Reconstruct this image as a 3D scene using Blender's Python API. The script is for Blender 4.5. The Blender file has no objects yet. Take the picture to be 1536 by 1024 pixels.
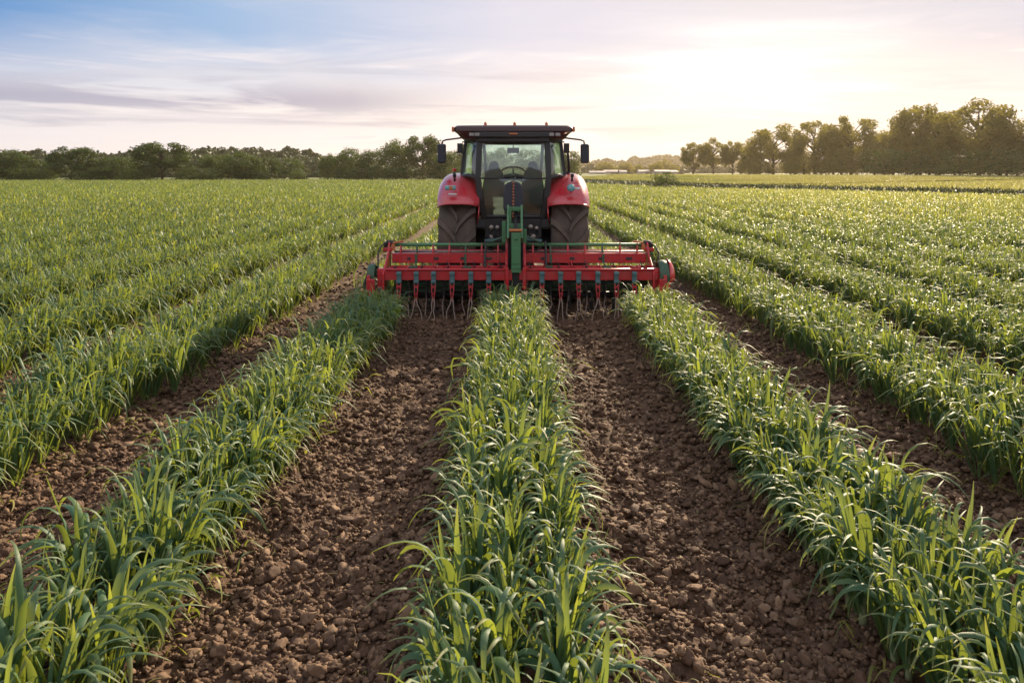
import bpy, bmesh, math, random
import numpy as np
from mathutils import Vector, Matrix, Euler, noise as mnoise
R = math.radians
SC = bpy.context.scene
COL = SC.collection
rng = np.random.default_rng(7)
random.seed(7)

# ------------------------------------------------------------------ camera
CAM_H = 2.0
F = 1194.7            # focal length in photo pixels (28 mm on a 36 mm sensor)
HY = 258.0            # horizon row of the photo
cam = bpy.data.cameras.new('camera')
cam_o = bpy.data.objects.new('camera', cam)
COL.objects.link(cam_o)
cam_o.location = (0, 0, CAM_H)
cam_o.rotation_euler = (R(90), 0, 0)
cam.lens = 28; cam.sensor_width = 36
cam.shift_y = -(512 - HY) / 1536
cam.clip_start = 0.05; cam.clip_end = 12000
cam.dof.use_dof = True
cam.dof.focus_distance = 9.0
cam.dof.aperture_fstop = 8.0
SC.camera = cam_o

# ------------------------------------------------------------------ light
SUN_EL, SUN_AZ = 24.0, 26.0        # azimuth clockwise from +Y (the view direction)
sd = Vector((math.sin(R(SUN_AZ)) * math.cos(R(SUN_EL)), math.cos(R(SUN_AZ)) * math.cos(R(SUN_EL)), math.sin(R(SUN_EL))))
sun = bpy.data.lights.new('sun', 'SUN')
sun_o = bpy.data.objects.new('sun', sun)
COL.objects.link(sun_o)
sun.energy = 5.0; sun.angle = R(0.8); sun.color = (1.0, 0.81, 0.56)
sun_o.rotation_euler = (-sd).to_track_quat('-Z', 'Y').to_euler()
sun_o.location = (20, 30, 40)

SC.view_settings.view_transform = 'Standard'
SC.view_settings.look = 'None'
SC.view_settings.exposure = 0.92
SC.view_settings.gamma = 1.0
SC.render.engine = 'CYCLES'
cy = SC.cycles
cy.use_denoising = True
cy.max_bounces = 8; cy.diffuse_bounces = 3; cy.glossy_bounces = 3
cy.transmission_bounces = 5; cy.transparent_max_bounces = 10; cy.volume_bounces = 0
cy.sample_clamp_indirect = 4.0
cy.caustics_reflective = False; cy.caustics_refractive = False


class NT:
    """tiny node helper"""
    def __init__(s, tree):
        s.t = tree; s.n = tree.nodes; s.l = tree.links
    def node(s, typ, **kw):
        n = s.n.new(typ)
        for k, v in kw.items():
            if k.startswith('i_'):
                s.put(n.inputs[k[2:].replace('_', ' ')], v)
            elif k == 'ins':
                for a, b in v.items(): s.put(n.inputs[a], b)
            else:
                setattr(n, k, v)
        return n
    def put(s, sock, v):
        if isinstance(v, bpy.types.NodeSocket): s.l.new(v, sock)
        elif isinstance(v, bpy.types.Node): s.l.new(v.outputs[0], sock)
        else:
            if isinstance(v, (tuple, list)) and len(v) == 3 and sock.type == 'RGBA': v = (*v, 1)
            sock.default_value = v
    def math(s, op, a, b=None, c=None, clamp=False):
        n = s.n.new('ShaderNodeMath'); n.operation = op; n.use_clamp = clamp
        s.put(n.inputs[0], a)
        if b is not None: s.put(n.inputs[1], b)
        if c is not None: s.put(n.inputs[2], c)
        return n.outputs[0]
    def vmath(s, op, a, b=None):
        n = s.n.new('ShaderNodeVectorMath'); n.operation = op
        s.put(n.inputs[0], a)
        if b is not None: s.put(n.inputs[1], b)
        return n.outputs['Value'] if op in ('DOT_PRODUCT', 'LENGTH') else n.outputs[0]
    def mix(s, f, a, b, mode='MIX'):
        n = s.n.new('ShaderNodeMix'); n.data_type = 'RGBA'; n.blend_type = mode; n.clamp_factor = True
        s.put(n.inputs[0], f); s.put(n.inputs[6], a); s.put(n.inputs[7], b)
        return n.outputs[2]
    def ramp(s, f, stops, interp='LINEAR'):
        n = s.n.new('ShaderNodeValToRGB'); n.color_ramp.interpolation = interp
        e = n.color_ramp.elements
        while len(e) < len(stops): e.new(0.5)
        for el, (p, c) in zip(e, stops):
            el.position = p
            el.color = (c, c, c, 1) if isinstance(c, (int, float)) else (*c, 1)
        s.put(n.inputs[0], f)
        return n.outputs[0]
    def noise(s, vec, scale, detail=3, rough=.55, dist=0.0):
        n = s.n.new('ShaderNodeTexNoise')
        if vec is not None: s.put(n.inputs['Vector'], vec)
        n.inputs['Scale'].default_value = scale; n.inputs['Detail'].default_value = detail
        n.inputs['Roughness'].default_value = rough; n.inputs['Distortion'].default_value = dist
        return n.outputs[0]
    def mapr(s, v, a, b, c=0.0, d=1.0):
        n = s.n.new('ShaderNodeMapRange'); n.clamp = True
        s.put(n.inputs[0], v)
        for i, x in enumerate((a, b, c, d)): n.inputs[i + 1].default_value = x
        return n.outputs[0]


# ------------------------------------------------------------------ sky
world = bpy.data.worlds.new('World'); SC.world = world; world.use_nodes = True
w = NT(world.node_tree); w.n.clear()
sky = w.node('ShaderNodeTexSky')
sky.sky_type = 'NISHITA'; sky.sun_disc = False
sky.sun_elevation = R(SUN_EL); sky.sun_rotation = R(SUN_AZ)
sky.air_density = 1.0; sky.dust_density = 1.6; sky.ozone_density = 1.5
gen = w.node('ShaderNodeTexCoord').outputs['Generated']
sep = w.node('ShaderNodeSeparateXYZ', ins={0: gen})
X, Y, Z = sep.outputs
gdir = Vector((372, 1195, 165)).normalized()
dot = w.vmath('DOT_PRODUCT', gen, tuple(gdir))
az = w.math('ARCTAN2', X, Y)
def streak(sx, sz, off, detail=6, rough=.58, dist=.4, tilt=0.0):
    zz = w.math('ADD', Z, w.math('MULTIPLY', az, tilt))
    v = w.node('ShaderNodeCombineXYZ', ins={0: w.math('MULTIPLY', az, sx), 1: w.math('MULTIPLY', zz, sz), 2: off})
    return w.noise(v, 1.0, detail, rough, dist)
azn = w.mapr(az, -.62, .62)
topc = w.ramp(azn, [(0, (.085, .23, .475)), (.22, (.26, .385, .57)), (.5, (.545, .53, .61)), (.75, (.56, .535, .57)), (1, (.50, .49, .56))])
lowc = w.ramp(azn, [(0, (.67, .635, .65)), (.3, (.75, .68, .655)), (.55, (.80, .70, .63)), (.8, (.77, .66, .575)), (1, (.72, .63, .60))])
back = (.64, .64, .71)
high = w.mix(.6, w.mix(1.0, sky.outputs[0], (.10, .10, .10), 'MULTIPLY'), topc)
topc = w.mix(w.mapr(Z, .22, .6), topc, high)
wob = streak(3.0, 14, 1.3, 4)
zz = w.math('ADD', Z, w.math('MULTIPLY', w.math('SUBTRACT', wob, .5), .09))
c = w.mix(w.mapr(zz, .165, .075), topc, lowc)
n1 = streak(2.6, 34, 4.1, 7, .6, .5, .05)
n2 = streak(5.0, 60, 9.4, 6, .6, .6, -.12)
wisp = w.math('MULTIPLY', w.mapr(n1, .49, .60), w.mapr(n2, .35, .6))
wispc = w.ramp(azn, [(0, (.66, .60, .63)), (.5, (.76, .70, .69)), (.78, (.88, .81, .755)), (1, (.80, .73, .68))])
c = w.mix(w.math('MULTIPLY', wisp, w.mapr(Z, .175, .115, .10, .85)), c, wispc)
d1 = streak(3.4, 30, 17.2, 6, .55, .5, -.02)
zc_ = w.math('ADD', w.math('SUBTRACT', Z, .088), w.math('MULTIPLY', az, -.012))
bandv = w.math('POWER', 2.718, w.math('MULTIPLY', w.math('MULTIPLY', zc_, zc_), -2300.0))
leftm = w.mapr(az, -.03, -.20)
dk = w.math('MULTIPLY', bandv, w.math('MULTIPLY', leftm, w.mapr(d1, .38, .47)))
dk2 = w.math('MULTIPLY', w.math('MULTIPLY', w.mapr(streak(3.0, 44, 31.0, 6), .52, .64), w.mapr(Z, .15, .10)), .62)
dk = w.math('MAXIMUM', dk, w.math('MULTIPLY', dk2, w.mapr(Z, .03, .05)))
darkc = w.ramp(azn, [(0, (.32, .325, .42)), (.5, (.42, .38, .43)), (.75, (.64, .55, .53)), (1, (.52, .46, .50))])
c = w.mix(w.math('MULTIPLY', dk, .9), c, darkc)
# bright patch round the hidden sun, wider than high, broken by the streaks
ea = w.math('SUBTRACT', az, .292); ez = w.math('SUBTRACT', Z, .126)
r2_ = w.math('ADD', w.math('MULTIPLY', w.math('MULTIPLY', ea, ea), .55), w.math('MULTIPLY', w.math('MULTIPLY', ez, ez), 5.0))
rag = w.math('ADD', .25, w.math('MULTIPLY', w.mapr(n1, .36, .62), 1.0))
g1 = w.math('MULTIPLY', w.math('POWER', 2.718, w.math('MULTIPLY', r2_, -115.0)), rag)
g2 = w.math('POWER', 2.718, w.math('MULTIPLY', r2_, -9.0))
gcol = w.mix(1.0, (1.0, .88, .72), w.math('ADD', w.math('MULTIPLY', g1, .42), w.math('MULTIPLY', g2, .035)), 'MULTIPLY')
c = w.mix(1.0, c, gcol, 'ADD')
c = w.mix(w.mapr(dot, .55, -.1), c, back)
c = w.mix(w.mapr(Z, -.02, -.2), c, (.10, .11, .08))
bg = w.node('ShaderNodeBackground', ins={0: c, 1: .715})
w.node('ShaderNodeOutputWorld', ins={0: bg})
world.cycles.sampling_method = 'MANUAL'; world.cycles.sample_map_resolution = 512


# ------------------------------------------------------------------ materials
def mat(name, fn):
    m = bpy.data.materials.new(name); m.use_nodes = True
    t = NT(m.node_tree); t.n.clear()
    out = t.node('ShaderNodeOutputMaterial')
    fn(t, out)
    return m

def pbr(name, col, rough=.5, metal=0.0, dirt=.3, dirtcol=(.16, .115, .08), bump=.15, scale=6.0, coat=0.0, spec=.5):
    def fn(t, out):
        tc = t.node('ShaderNodeTexCoord').outputs['Object']
        a = t.noise(tc, scale, 6, .62); b = t.noise(tc, scale * 7, 4, .6)
        m_ = t.mapr(t.math('ADD', t.math('MULTIPLY', a, .7), t.math('MULTIPLY', b, .3)), .46, .68)
        ccol = t.mix(t.math('MULTIPLY', m_, dirt), col, dirtcol)
        ccol = t.mix(t.mapr(b, .3, .7, 0, .22), ccol, tuple(min(1, x * .6) for x in col))
        rr = t.mapr(m_, 0, 1, rough, min(.95, rough + .3))
        bp = t.node('ShaderNodeBump', ins={'Strength': bump, 'Distance': .01, 'Height': b})
        p = t.node('ShaderNodeBsdfPrincipled', ins={'Base Color': ccol, 'Roughness': rr, 'Metallic': metal, 'Normal': bp, 'Coat Weight': coat, 'Specular IOR Level': spec})
        p.inputs['Coat Roughness'].default_value = .15
        t.put(out.inputs[0], p)
    return mat(name, fn)

M = {}
M['red'] = pbr('red_paint', (.58, .012, .022), .28, 0, .22, bump=.05, coat=.6)
M['fender'] = pbr('fender_red_paint', (.50, .022, .036), .26, 0, .40, (.34, .15, .12), bump=.04, coat=1.0, scale=4)
M['impred'] = pbr('implement_red_paint', (.45, .010, .018), .30, 0, .55, (.17, .06, .045), bump=.15, coat=.25, scale=9)
M['green'] = pbr('green_paint', (.045, .17, .065), .38, 0, .35, (.13, .13, .08), bump=.1, coat=.2)
M['dgreen'] = pbr('dark_green_paint', (.03, .085, .045), .45, 0, .5, (.09, .075, .05), bump=.15)
M['black'] = pbr('black_plastic', (.016, .016, .018), .42, 0, .35, (.06, .05, .045), bump=.1)
M['darkmetal'] = pbr('greasy_dark_metal', (.02, .02, .022), .5, .3, .5, (.05, .04, .032), bump=.3)
M['navy'] = pbr('dark_navy_plastic', (.018, .022, .036), .4, 0, .25, (.06, .055, .06), bump=.05)
M['roof'] = pbr('dark_maroon_roof', (.050, .018, .020), .35, 0, .3, (.11, .07, .06), bump=.05, coat=.4)
M['steel'] = pbr('worn_steel', (.36, .33, .29), .4, .8, .6, (.22, .12, .07), bump=.3, scale=12)
M['tine'] = pbr('polished_tine_steel', (.25, .19, .155), .38, .35, .5, (.30, .17, .10), bump=.3, scale=12)
M['rubber'] = pbr('dusty_rubber', (.085, .067, .056), .75, 0, .9, (.17, .122, .088), bump=.5, scale=5, spec=.25)
M['teal'] = pbr('clamp_steel_blue', (.07, .16, .17), .45, .2, .5, (.14, .10, .07), bump=.3, scale=15)
M['seat'] = pbr('seat_fabric', (.05, .065, .07), .85, 0, .3, (.12, .12, .11), bump=.3)
M['console'] = pbr('console_plastic', (.075, .10, .075), .6, 0, .3, (.2, .2, .14), bump=.1)
M['ochre'] = pbr('orange_reflector', (.48, .14, .04), .3, 0, .3, bump=.05)
M['tlens'] = pbr('teal_lens', (.12, .36, .38), .2, 0, .2, bump=.05, coat=.5)
M['silver'] = pbr('silver_trim', (.62, .60, .58), .3, .3, .2, bump=.05)
M['redlens'] = pbr('red_lens', (.55, .01, .02), .2, 0, .1, bump=.03, coat=.5)
M['rim'] = pbr('rim_paint', (.30, .29, .27), .45, .2, .5, bump=.1)
M['wall'] = pbr('pale_sheet_wall', (.42, .36, .33), .6, 0, .3, (.4, .35, .3), bump=.05, scale=.3)
M['whiteroof'] = pbr('pale_roof', (.30, .26, .25), .5, 0, .2, (.5, .42, .38), bump=.05, scale=.3)
M['winglass'] = pbr('dark_window', (.06, .07, .08), .2, 0, .1, bump=.02)

def glassfn(tint, alpha_min=.10):
    def fn(t, out):
        tr = t.node('ShaderNodeBsdfTransparent', ins={0: tint})
        gl = t.node('ShaderNodeBsdfGlossy', ins={0: (.9, .97, 1), 1: .06})
        tc = t.node('ShaderNodeTexCoord').outputs['Object']
        milky_glare = t.mapr(t.noise(tc, 3.2, 5, .6, 1.2), .38, .75, .06, .32)  # milky film brightens the panes in place of sky reflections
        df = t.node('ShaderNodeBsdfDiffuse', ins={0: (.42, .50, .46)})
        tl = t.node('ShaderNodeBsdfTranslucent', ins={0: (.5, .58, .52)})
        ds = t.node('ShaderNodeMixShader', ins={0: .6, 1: df, 2: tl})
        fr = t.node('ShaderNodeLayerWeight', ins={0: .25}).outputs['Fresnel']
        fr = t.mapr(fr, 0, 1, alpha_min, 1)
        a = t.node('ShaderNodeMixShader', ins={0: fr, 1: tr, 2: gl})
        b = t.node('ShaderNodeMixShader', ins={0: milky_glare, 1: a, 2: ds})
        t.put(out.inputs[0], b)
    return fn
M['glass'] = mat('tinted_cab_glass', glassfn((.76, .92, .86)))
M['mirror'] = mat('mirror_glass', lambda t, out: t.put(out.inputs[0], t.node('ShaderNodeBsdfGlossy', ins={0: (.8, .82, .85), 1: .05})))

def leaffn(t, out):
    rnd = t.node('ShaderNodeAttribute', attribute_name='rnd').outputs['Fac']
    along = t.node('ShaderNodeAttribute', attribute_name='along').outputs['Fac']
    across = t.node('ShaderNodeAttribute', attribute_name='across').outputs['Fac']
    tc = t.node('ShaderNodeTexCoord').outputs['Object']
    oi = t.node('ShaderNodeObjectInfo').outputs['Random']
    r2 = t.math('ADD', rnd, t.math('MULTIPLY', t.math('SUBTRACT', oi, .5), .12))
    colr = t.ramp(r2, [(0, (.024, .082, .052)), (.35, (.038, .112, .064)), (.7, (.060, .142, .066)), (.90, (.100, .175, .060)), (1, (.46, .38, .11))])
    # pale base, yellowish dry tip, pale midrib
    colr = t.mix(t.mapr(along, .22, 0.0, 0, .65), colr, (.20, .26, .10))
    colr = t.mix(t.mapr(along, .62, .92, 0, .42), colr, (.25, .28, .11))
    colr = t.mix(t.mapr(t.math('ADD', along, t.math('MULTIPLY', rnd, .22)), .95, 1.14, 0, .8), colr, (.38, .30, .10))
    colr = t.mix(t.mapr(across, .0, .22, .22, 0), colr, (.15, .24, .11))
    vein = t.noise(t.vmath('MULTIPLY', t.node('ShaderNodeCombineXYZ', ins={0: across, 1: along, 2: rnd}), (26, 2.0, 30)), 1.0, 2)
    colr = t.mix(t.mapr(vein, .35, .7, 0, .28), colr, (.075, .145, .075))
    nz = t.noise(tc, 9, 3)
    colr = t.mix(t.mapr(nz, .4, .7, 0, .35), colr, (.065, .135, .035))
    bp = t.node('ShaderNodeBump', ins={'Strength': .25, 'Distance': .002, 'Height': vein})
    p = t.node('ShaderNodeBsdfPrincipled', ins={'Base Color': colr, 'Roughness': t.mapr(nz, .3, .7, .44, .60), 'Specular IOR Level': .33, 'Normal': bp})
    tcol = t.mix(1.0, t.mix(.6, colr, (.38, .43, .032)), (1.35, 1.30, 1.0), 'MULTIPLY')
    tl = t.node('ShaderNodeBsdfTranslucent', ins={0: tcol})
    ms = t.node('ShaderNodeMixShader', ins={0: t.mapr(rnd, .35, 1.0, .24, .48), 1: p, 2: tl})
    t.put(out.inputs[0], ms)
M['leaf'] = mat('strap_leaf_green', leaffn)
M['stem'] = pbr('pale_stem', (.26, .30, .15), .5, 0, .5, (.16, .19, .06), bump=.1, scale=20)

def treeleaffn(dk, lt, tlc, tw=.30):
    def fn(t, out):
        rnd = t.node('ShaderNodeAttribute', attribute_name='rnd').outputs['Fac']
        oi = t.node('ShaderNodeObjectInfo').outputs['Random']
        colr = t.mix(rnd, dk, lt)
        colr = t.mix(1.0, colr, t.ramp(oi, [(0, (.62, .78, .85)), (.35, (.85, .95, .8)), (.7, (1.15, 1.12, .85)), (1, (1.5, 1.35, .9))]), 'MULTIPLY')
        p = t.node('ShaderNodeBsdfPrincipled', ins={'Base Color': colr, 'Roughness': .6, 'Specular IOR Level': .3})
        tl = t.node('ShaderNodeBsdfTranslucent', ins={0: tlc})
        t.put(out.inputs[0], t.node('ShaderNodeMixShader', ins={0: tw, 1: p, 2: tl}))
    return fn
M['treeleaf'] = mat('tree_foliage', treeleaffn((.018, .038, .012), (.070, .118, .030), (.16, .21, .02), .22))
M['treewarm'] = mat('tree_foliage_sunlit_tint', treeleaffn((.028, .040, .012), (.082, .096, .022), (.48, .41, .045), .31))  # golden backlight put into the foliage and translucent colours
M['farleaf'] = mat('distant_forest_foliage', treeleaffn((.020, .038, .015), (.040, .066, .024), (.08, .10, .02), .15))
M['bark'] = pbr('bark', (.075, .055, .04), .9, 0, .4, (.04, .035, .03), bump=.5, scale=3)

def soilfn(t, out):
    g = t.node('ShaderNodeNewGeometry').outputs['Position']
    sp = t.node('ShaderNodeSeparateXYZ', ins={0: g}).outputs
    a = t.noise(g, 2.2, 6, .6); b = t.noise(g, 24, 5, .65); d = t.noise(g, 110, 3, .6)
    col = t.ramp(t.math('ADD', t.math('MULTIPLY', a, .5), t.math('MULTIPLY', b, .5)), [(.32, (.052, .027, .016)), (.5, (.095, .054, .032)), (.68, (.175, .104, .063))])
    # far beyond the crop: grass
    gr = t.mix(t.noise(g, .08, 4), (.075, .105, .022), (.14, .145, .035))
    ed = t.math('ADD', sp[1], t.math('MULTIPLY', t.noise(g, .05, 3), 8.0))
    col = t.mix(t.mapr(ed, 62, 66), col, gr)
    h = t.math('ADD', t.math('MULTIPLY', b, .7), t.math('MULTIPLY', d, .3))
    bp = t.node('ShaderNodeBump', ins={'Strength': .8, 'Distance': .015, 'Height': h})
    p = t.node('ShaderNodeBsdfPrincipled', ins={'Base Color': col, 'Roughness': .88, 'Specular IOR Level': .25, 'Normal': bp})
    t.put(out.inputs[0], p)
M['soil'] = mat('tilled_soil_and_far_grass', soilfn)

def clodfn(t, out):
    g = t.node('ShaderNodeNewGeometry').outputs['Position']
    rnd = t.node('ShaderNodeAttribute', attribute_name='rnd').outputs['Fac']
    b = t.noise(g, 38, 5, .65); d = t.noise(g, 170, 3, .6)
    col = t.ramp(t.math('ADD', t.math('MULTIPLY', rnd, .6), t.math('MULTIPLY', b, .4)), [(.2, (.072, .038, .022)), (.5, (.128, .073, .042)), (.8, (.235, .146, .088))])
    h = t.math('ADD', t.math('MULTIPLY', b, .6), t.math('MULTIPLY', d, .4))
    bp = t.node('ShaderNodeBump', ins={'Strength': .7, 'Distance': .006, 'Height': h})
    p = t.node('ShaderNodeBsdfPrincipled', ins={'Base Color': col, 'Roughness': .82, 'Specular IOR Level': .35, 'Normal': bp})
    t.put(out.inputs[0], p)
M['clod'] = mat('soil_clods', clodfn)

def canopyfn(t, out):
    g = t.node('ShaderNodeNewGeometry').outputs['Position']
    sp = t.node('ShaderNodeSeparateXYZ', ins={0: g}).outputs
    v = t.node('ShaderNodeCombineXYZ', ins={0: sp[0], 1: t.math('MULTIPLY', sp[1], .35), 2: 0.0})
    a = t.noise(v, 2.4, 4, .6); b = t.math('ADD', t.noise(g, .05, 3, .5), t.mapr(sp[0], 5, 50, 0, .3))  # evening gold painted in: canopy yellower towards the right
    row = t.math('COSINE', t.math('MULTIPLY', sp[0], 2 * math.pi / 1.72))
    col = t.mix(a, (.08, .13, .035), (.18, .22, .06))
    col = t.mix(t.mapr(b, .35, .75, 0, .9), col, (.38, .33, .10))
    col = t.mix(t.mapr(row, .2, -.9, 0, .35), col, (.06, .09, .025))
    bp = t.node('ShaderNodeBump', ins={'Strength': .5, 'Distance': .25, 'Height': a})
    p = t.node('ShaderNodeBsdfPrincipled', ins={'Base Color': col, 'Roughness': 1.0, 'Specular IOR Level': .0, 'Normal': bp})
    tl = t.node('ShaderNodeBsdfTranslucent', ins={0: (.3, .32, .05)})
    t.put(out.inputs[0], t.node('ShaderNodeMixShader', ins={0: .25, 1: p, 2: tl}))
M['canopy'] = mat('distant_crop_canopy', canopyfn)
def hillfn(t, out):
    g = t.node('ShaderNodeNewGeometry').outputs['Position']
    col = t.mix(t.noise(g, .02, 4), (.03, .045, .018), (.05, .065, .025))
    t.put(out.inputs[0], t.node('ShaderNodeBsdfPrincipled', ins={'Base Color': col, 'Roughness': .9}))
M['hill'] = mat('wooded_hill_ground', hillfn)


# ------------------------------------------------------------------ object helpers
def tag(o, label=None, cat=None, group=None, kind=None):
    if label: o['label'] = label
    if cat: o['category'] = cat
    if group: o['group'] = group
    if kind: o['kind'] = kind
    return o

def link(name, me, parent=None, loc=(0, 0, 0)):
    o = bpy.data.objects.new(name, me); COL.objects.link(o); o.location = loc
    if parent: o.parent = parent
    return o

def empty(name, loc, rz=0.0):
    o = bpy.data.objects.new(name, None); COL.objects.link(o)
    o.location = loc; o.rotation_euler = (0, 0, rz); o.empty_display_size = .3
    return o

def np_mesh(name, verts, faces_list, material, attrs=None, smooth=True):
    """faces_list: list of (n,k) int arrays (k = 3 or 4)"""
    me = bpy.data.meshes.new(name)
    verts = np.asarray(verts, dtype=np.float32)
    me.vertices.add(len(verts)); me.vertices.foreach_set('co', verts.ravel())
    idx = np.concatenate([f.ravel() for f in faces_list]).astype(np.int32)
    tot = np.concatenate([np.full(len(f), f.shape[1], dtype=np.int32) for f in faces_list])
    st = np.concatenate([[0], np.cumsum(tot)[:-1]]).astype(np.int32)
    me.loops.add(len(idx)); me.loops.foreach_set('vertex_index', idx)
    me.polygons.add(len(tot)); me.polygons.foreach_set('loop_start', st)
    me.polygons.foreach_set('use_smooth', np.full(len(tot), smooth, dtype=bool))
    me.update(calc_edges=True)
    for k, v in (attrs or {}).items():
        a = me.attributes.new(k, 'FLOAT', 'POINT'); a.data.foreach_set('value', np.asarray(v, dtype=np.float32))
    me.materials.append(material)
    return me

class MB:
    """collects shapes for ONE mesh"""
    def __init__(s): s.v = []; s.f = []; s.sm = []
    def add(s, vs, fs, smooth=False):
        o = len(s.v); s.v += [tuple(p) for p in vs]
        for f_ in fs: s.f.append([i + o for i in f_]); s.sm.append(smooth)
        return s
    def box(s, c, d, rot=None, taper=None):
        c = Vector(c); hx, hy, hz = d[0] / 2, d[1] / 2, d[2] / 2
        pts = []
        for z in (-1, 1):
            tx, ty = (taper if (taper and z > 0) else (1, 1))
            for x, y in ((-1, -1), (1, -1), (1, 1), (-1, 1)):
                p = Vector((x * hx * tx, y * hy * ty, z * hz))
                if rot: p = Euler(rot).to_matrix() @ p
                pts.append(c + p)
        return s.add(pts, [(0, 3, 2, 1), (4, 5, 6, 7), (0, 1, 5, 4), (1, 2, 6, 5), (2, 3, 7, 6), (3, 0, 4, 7)])
    def bar(s, p0, p1, w, h, up=(0, 0, 1)):
        p0, p1 = Vector(p0), Vector(p1); d = (p1 - p0).normalized(); u = Vector(up)
        r = d.cross(u)
        if r.length < 1e-3: r = d.cross(Vector((1, 0, 0)))
        r.normalize(); u = r.cross(d)
        pts = [p + r * a * w / 2 + u * b * h / 2 for p in (p0, p1) for a, b in ((-1, -1), (1, -1), (1, 1), (-1, 1))]
        return s.add(pts, [(0, 1, 2, 3), (4, 7, 6, 5), (0, 4, 5, 1), (1, 5, 6, 2), (2, 6, 7, 3), (3, 7, 4, 0)])
    def prism(s, poly, axis, a, b):
        """poly: list of 2D points; axis 'x','y','z'; extruded from a to b"""
        def P(u, v, t):
            return {'x': (t, u, v), 'y': (u, t, v), 'z': (u, v, t)}[axis]
        n = len(poly)
        vs = [P(u, v, a) for u, v in poly] + [P(u, v, b) for u, v in poly]
        fs = [list(range(n))[::-1], list(range(n, 2 * n))] + [[i, (i + 1) % n, (i + 1) % n + n, i + n] for i in range(n)]
        return s.add(vs, fs)
    def tube(s, path, r, n=8, cap=True):
        path = [Vector(p) for p in path]; m = len(path)
        rs = r if isinstance(r, (list, tuple)) else [r] * m
        vs = []; prev = None
        for i, p in enumerate(path):
            d = (path[min(i + 1, m - 1)] - path[max(i - 1, 0)]).normalized()
            if prev is None:
                q = d.cross(Vector((0, 0, 1)))
                if q.length < .05: q = d.cross(Vector((1, 0, 0)))
            else:
                q = prev - d * prev.dot(d)
            q.normalize(); prev = q; b = d.cross(q)
            for k in range(n):
                a = 2 * math.pi * k / n
                vs.append(p + (q * math.cos(a) + b * math.sin(a)) * rs[i])
        fs = []
        for i in range(m - 1):
            for k in range(n):
                fs.append((i * n + k, i * n + (k + 1) % n, (i + 1) * n + (k + 1) % n, (i + 1) * n + k))
        s.add(vs, fs, True)
        if cap:
            o = len(s.v) - len(vs)
            s.f.append([o + k for k in range(n)][::-1]); s.sm.append(False)
            s.f.append([o + (m - 1) * n + k for k in range(n)]); s.sm.append(False)
        return s
    def lathe(s, prof, axis_o, axis='x', n=48):
        """prof: list of (t along axis, radius)"""
        vs = []; o = Vector(axis_o)
        for t, r in prof:
            for k in range(n):
                a = 2 * math.pi * k / n; ca, sa = math.cos(a) * r, math.sin(a) * r
                vs.append(o + Vector({'x': (t, ca, sa), 'y': (ca, t, sa), 'z': (ca, sa, t)}[axis]))
        m = len(prof)
        fs = [(i * n + k, i * n + (k + 1) % n, (i + 1) * n + (k + 1) % n, (i + 1) * n + k) for i in range(m - 1) for k in range(n)]
        return s.add(vs, fs, True)
    def grid(s, fn, nu, nv, smooth=True):
        vs = [fn(i / nu, j / nv) for j in range(nv + 1) for i in range(nu + 1)]
        fs = [(j * (nu + 1) + i, j * (nu + 1) + i + 1, (j + 1) * (nu + 1) + i + 1, (j + 1) * (nu + 1) + i) for j in range(nv) for i in range(nu)]
        return s.add(vs, fs, smooth)
    def build(s, name, m, parent=None, bevel=0.0, solid=0.0, seg=2, subsurf=0):
        me = bpy.data.meshes.new(name); me.from_pydata(s.v, [], s.f); me.update()
        me.polygons.foreach_set('use_smooth', s.sm)
        bm = bmesh.new(); bm.from_mesh(me); bmesh.ops.recalc_face_normals(bm, faces=bm.faces); bm.to_mesh(me); bm.free()
        me.materials.append(M[m] if isinstance(m, str) else m)
        o = link(name, me, parent)
        if solid:
            k = o.modifiers.new('solid', 'SOLIDIFY'); k.thickness = solid; k.offset = 0
        if subsurf:
            k = o.modifiers.new('sub', 'SUBSURF'); k.levels = subsurf; k.render_levels = subsurf
        if bevel:
            k = o.modifiers.new('bevel', 'BEVEL'); k.width = bevel; k.segments = seg; k.limit_method = 'ANGLE'; k.angle_limit = R(35)
            k.harden_normals = False
        return o

# ------------------------------------------------------------------ terrain
ROW = 1.72
def ss(a, b, x):
    t = np.clip((x - a) / (b - a), 0, 1); return t * t * (3 - 2 * t)

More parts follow.
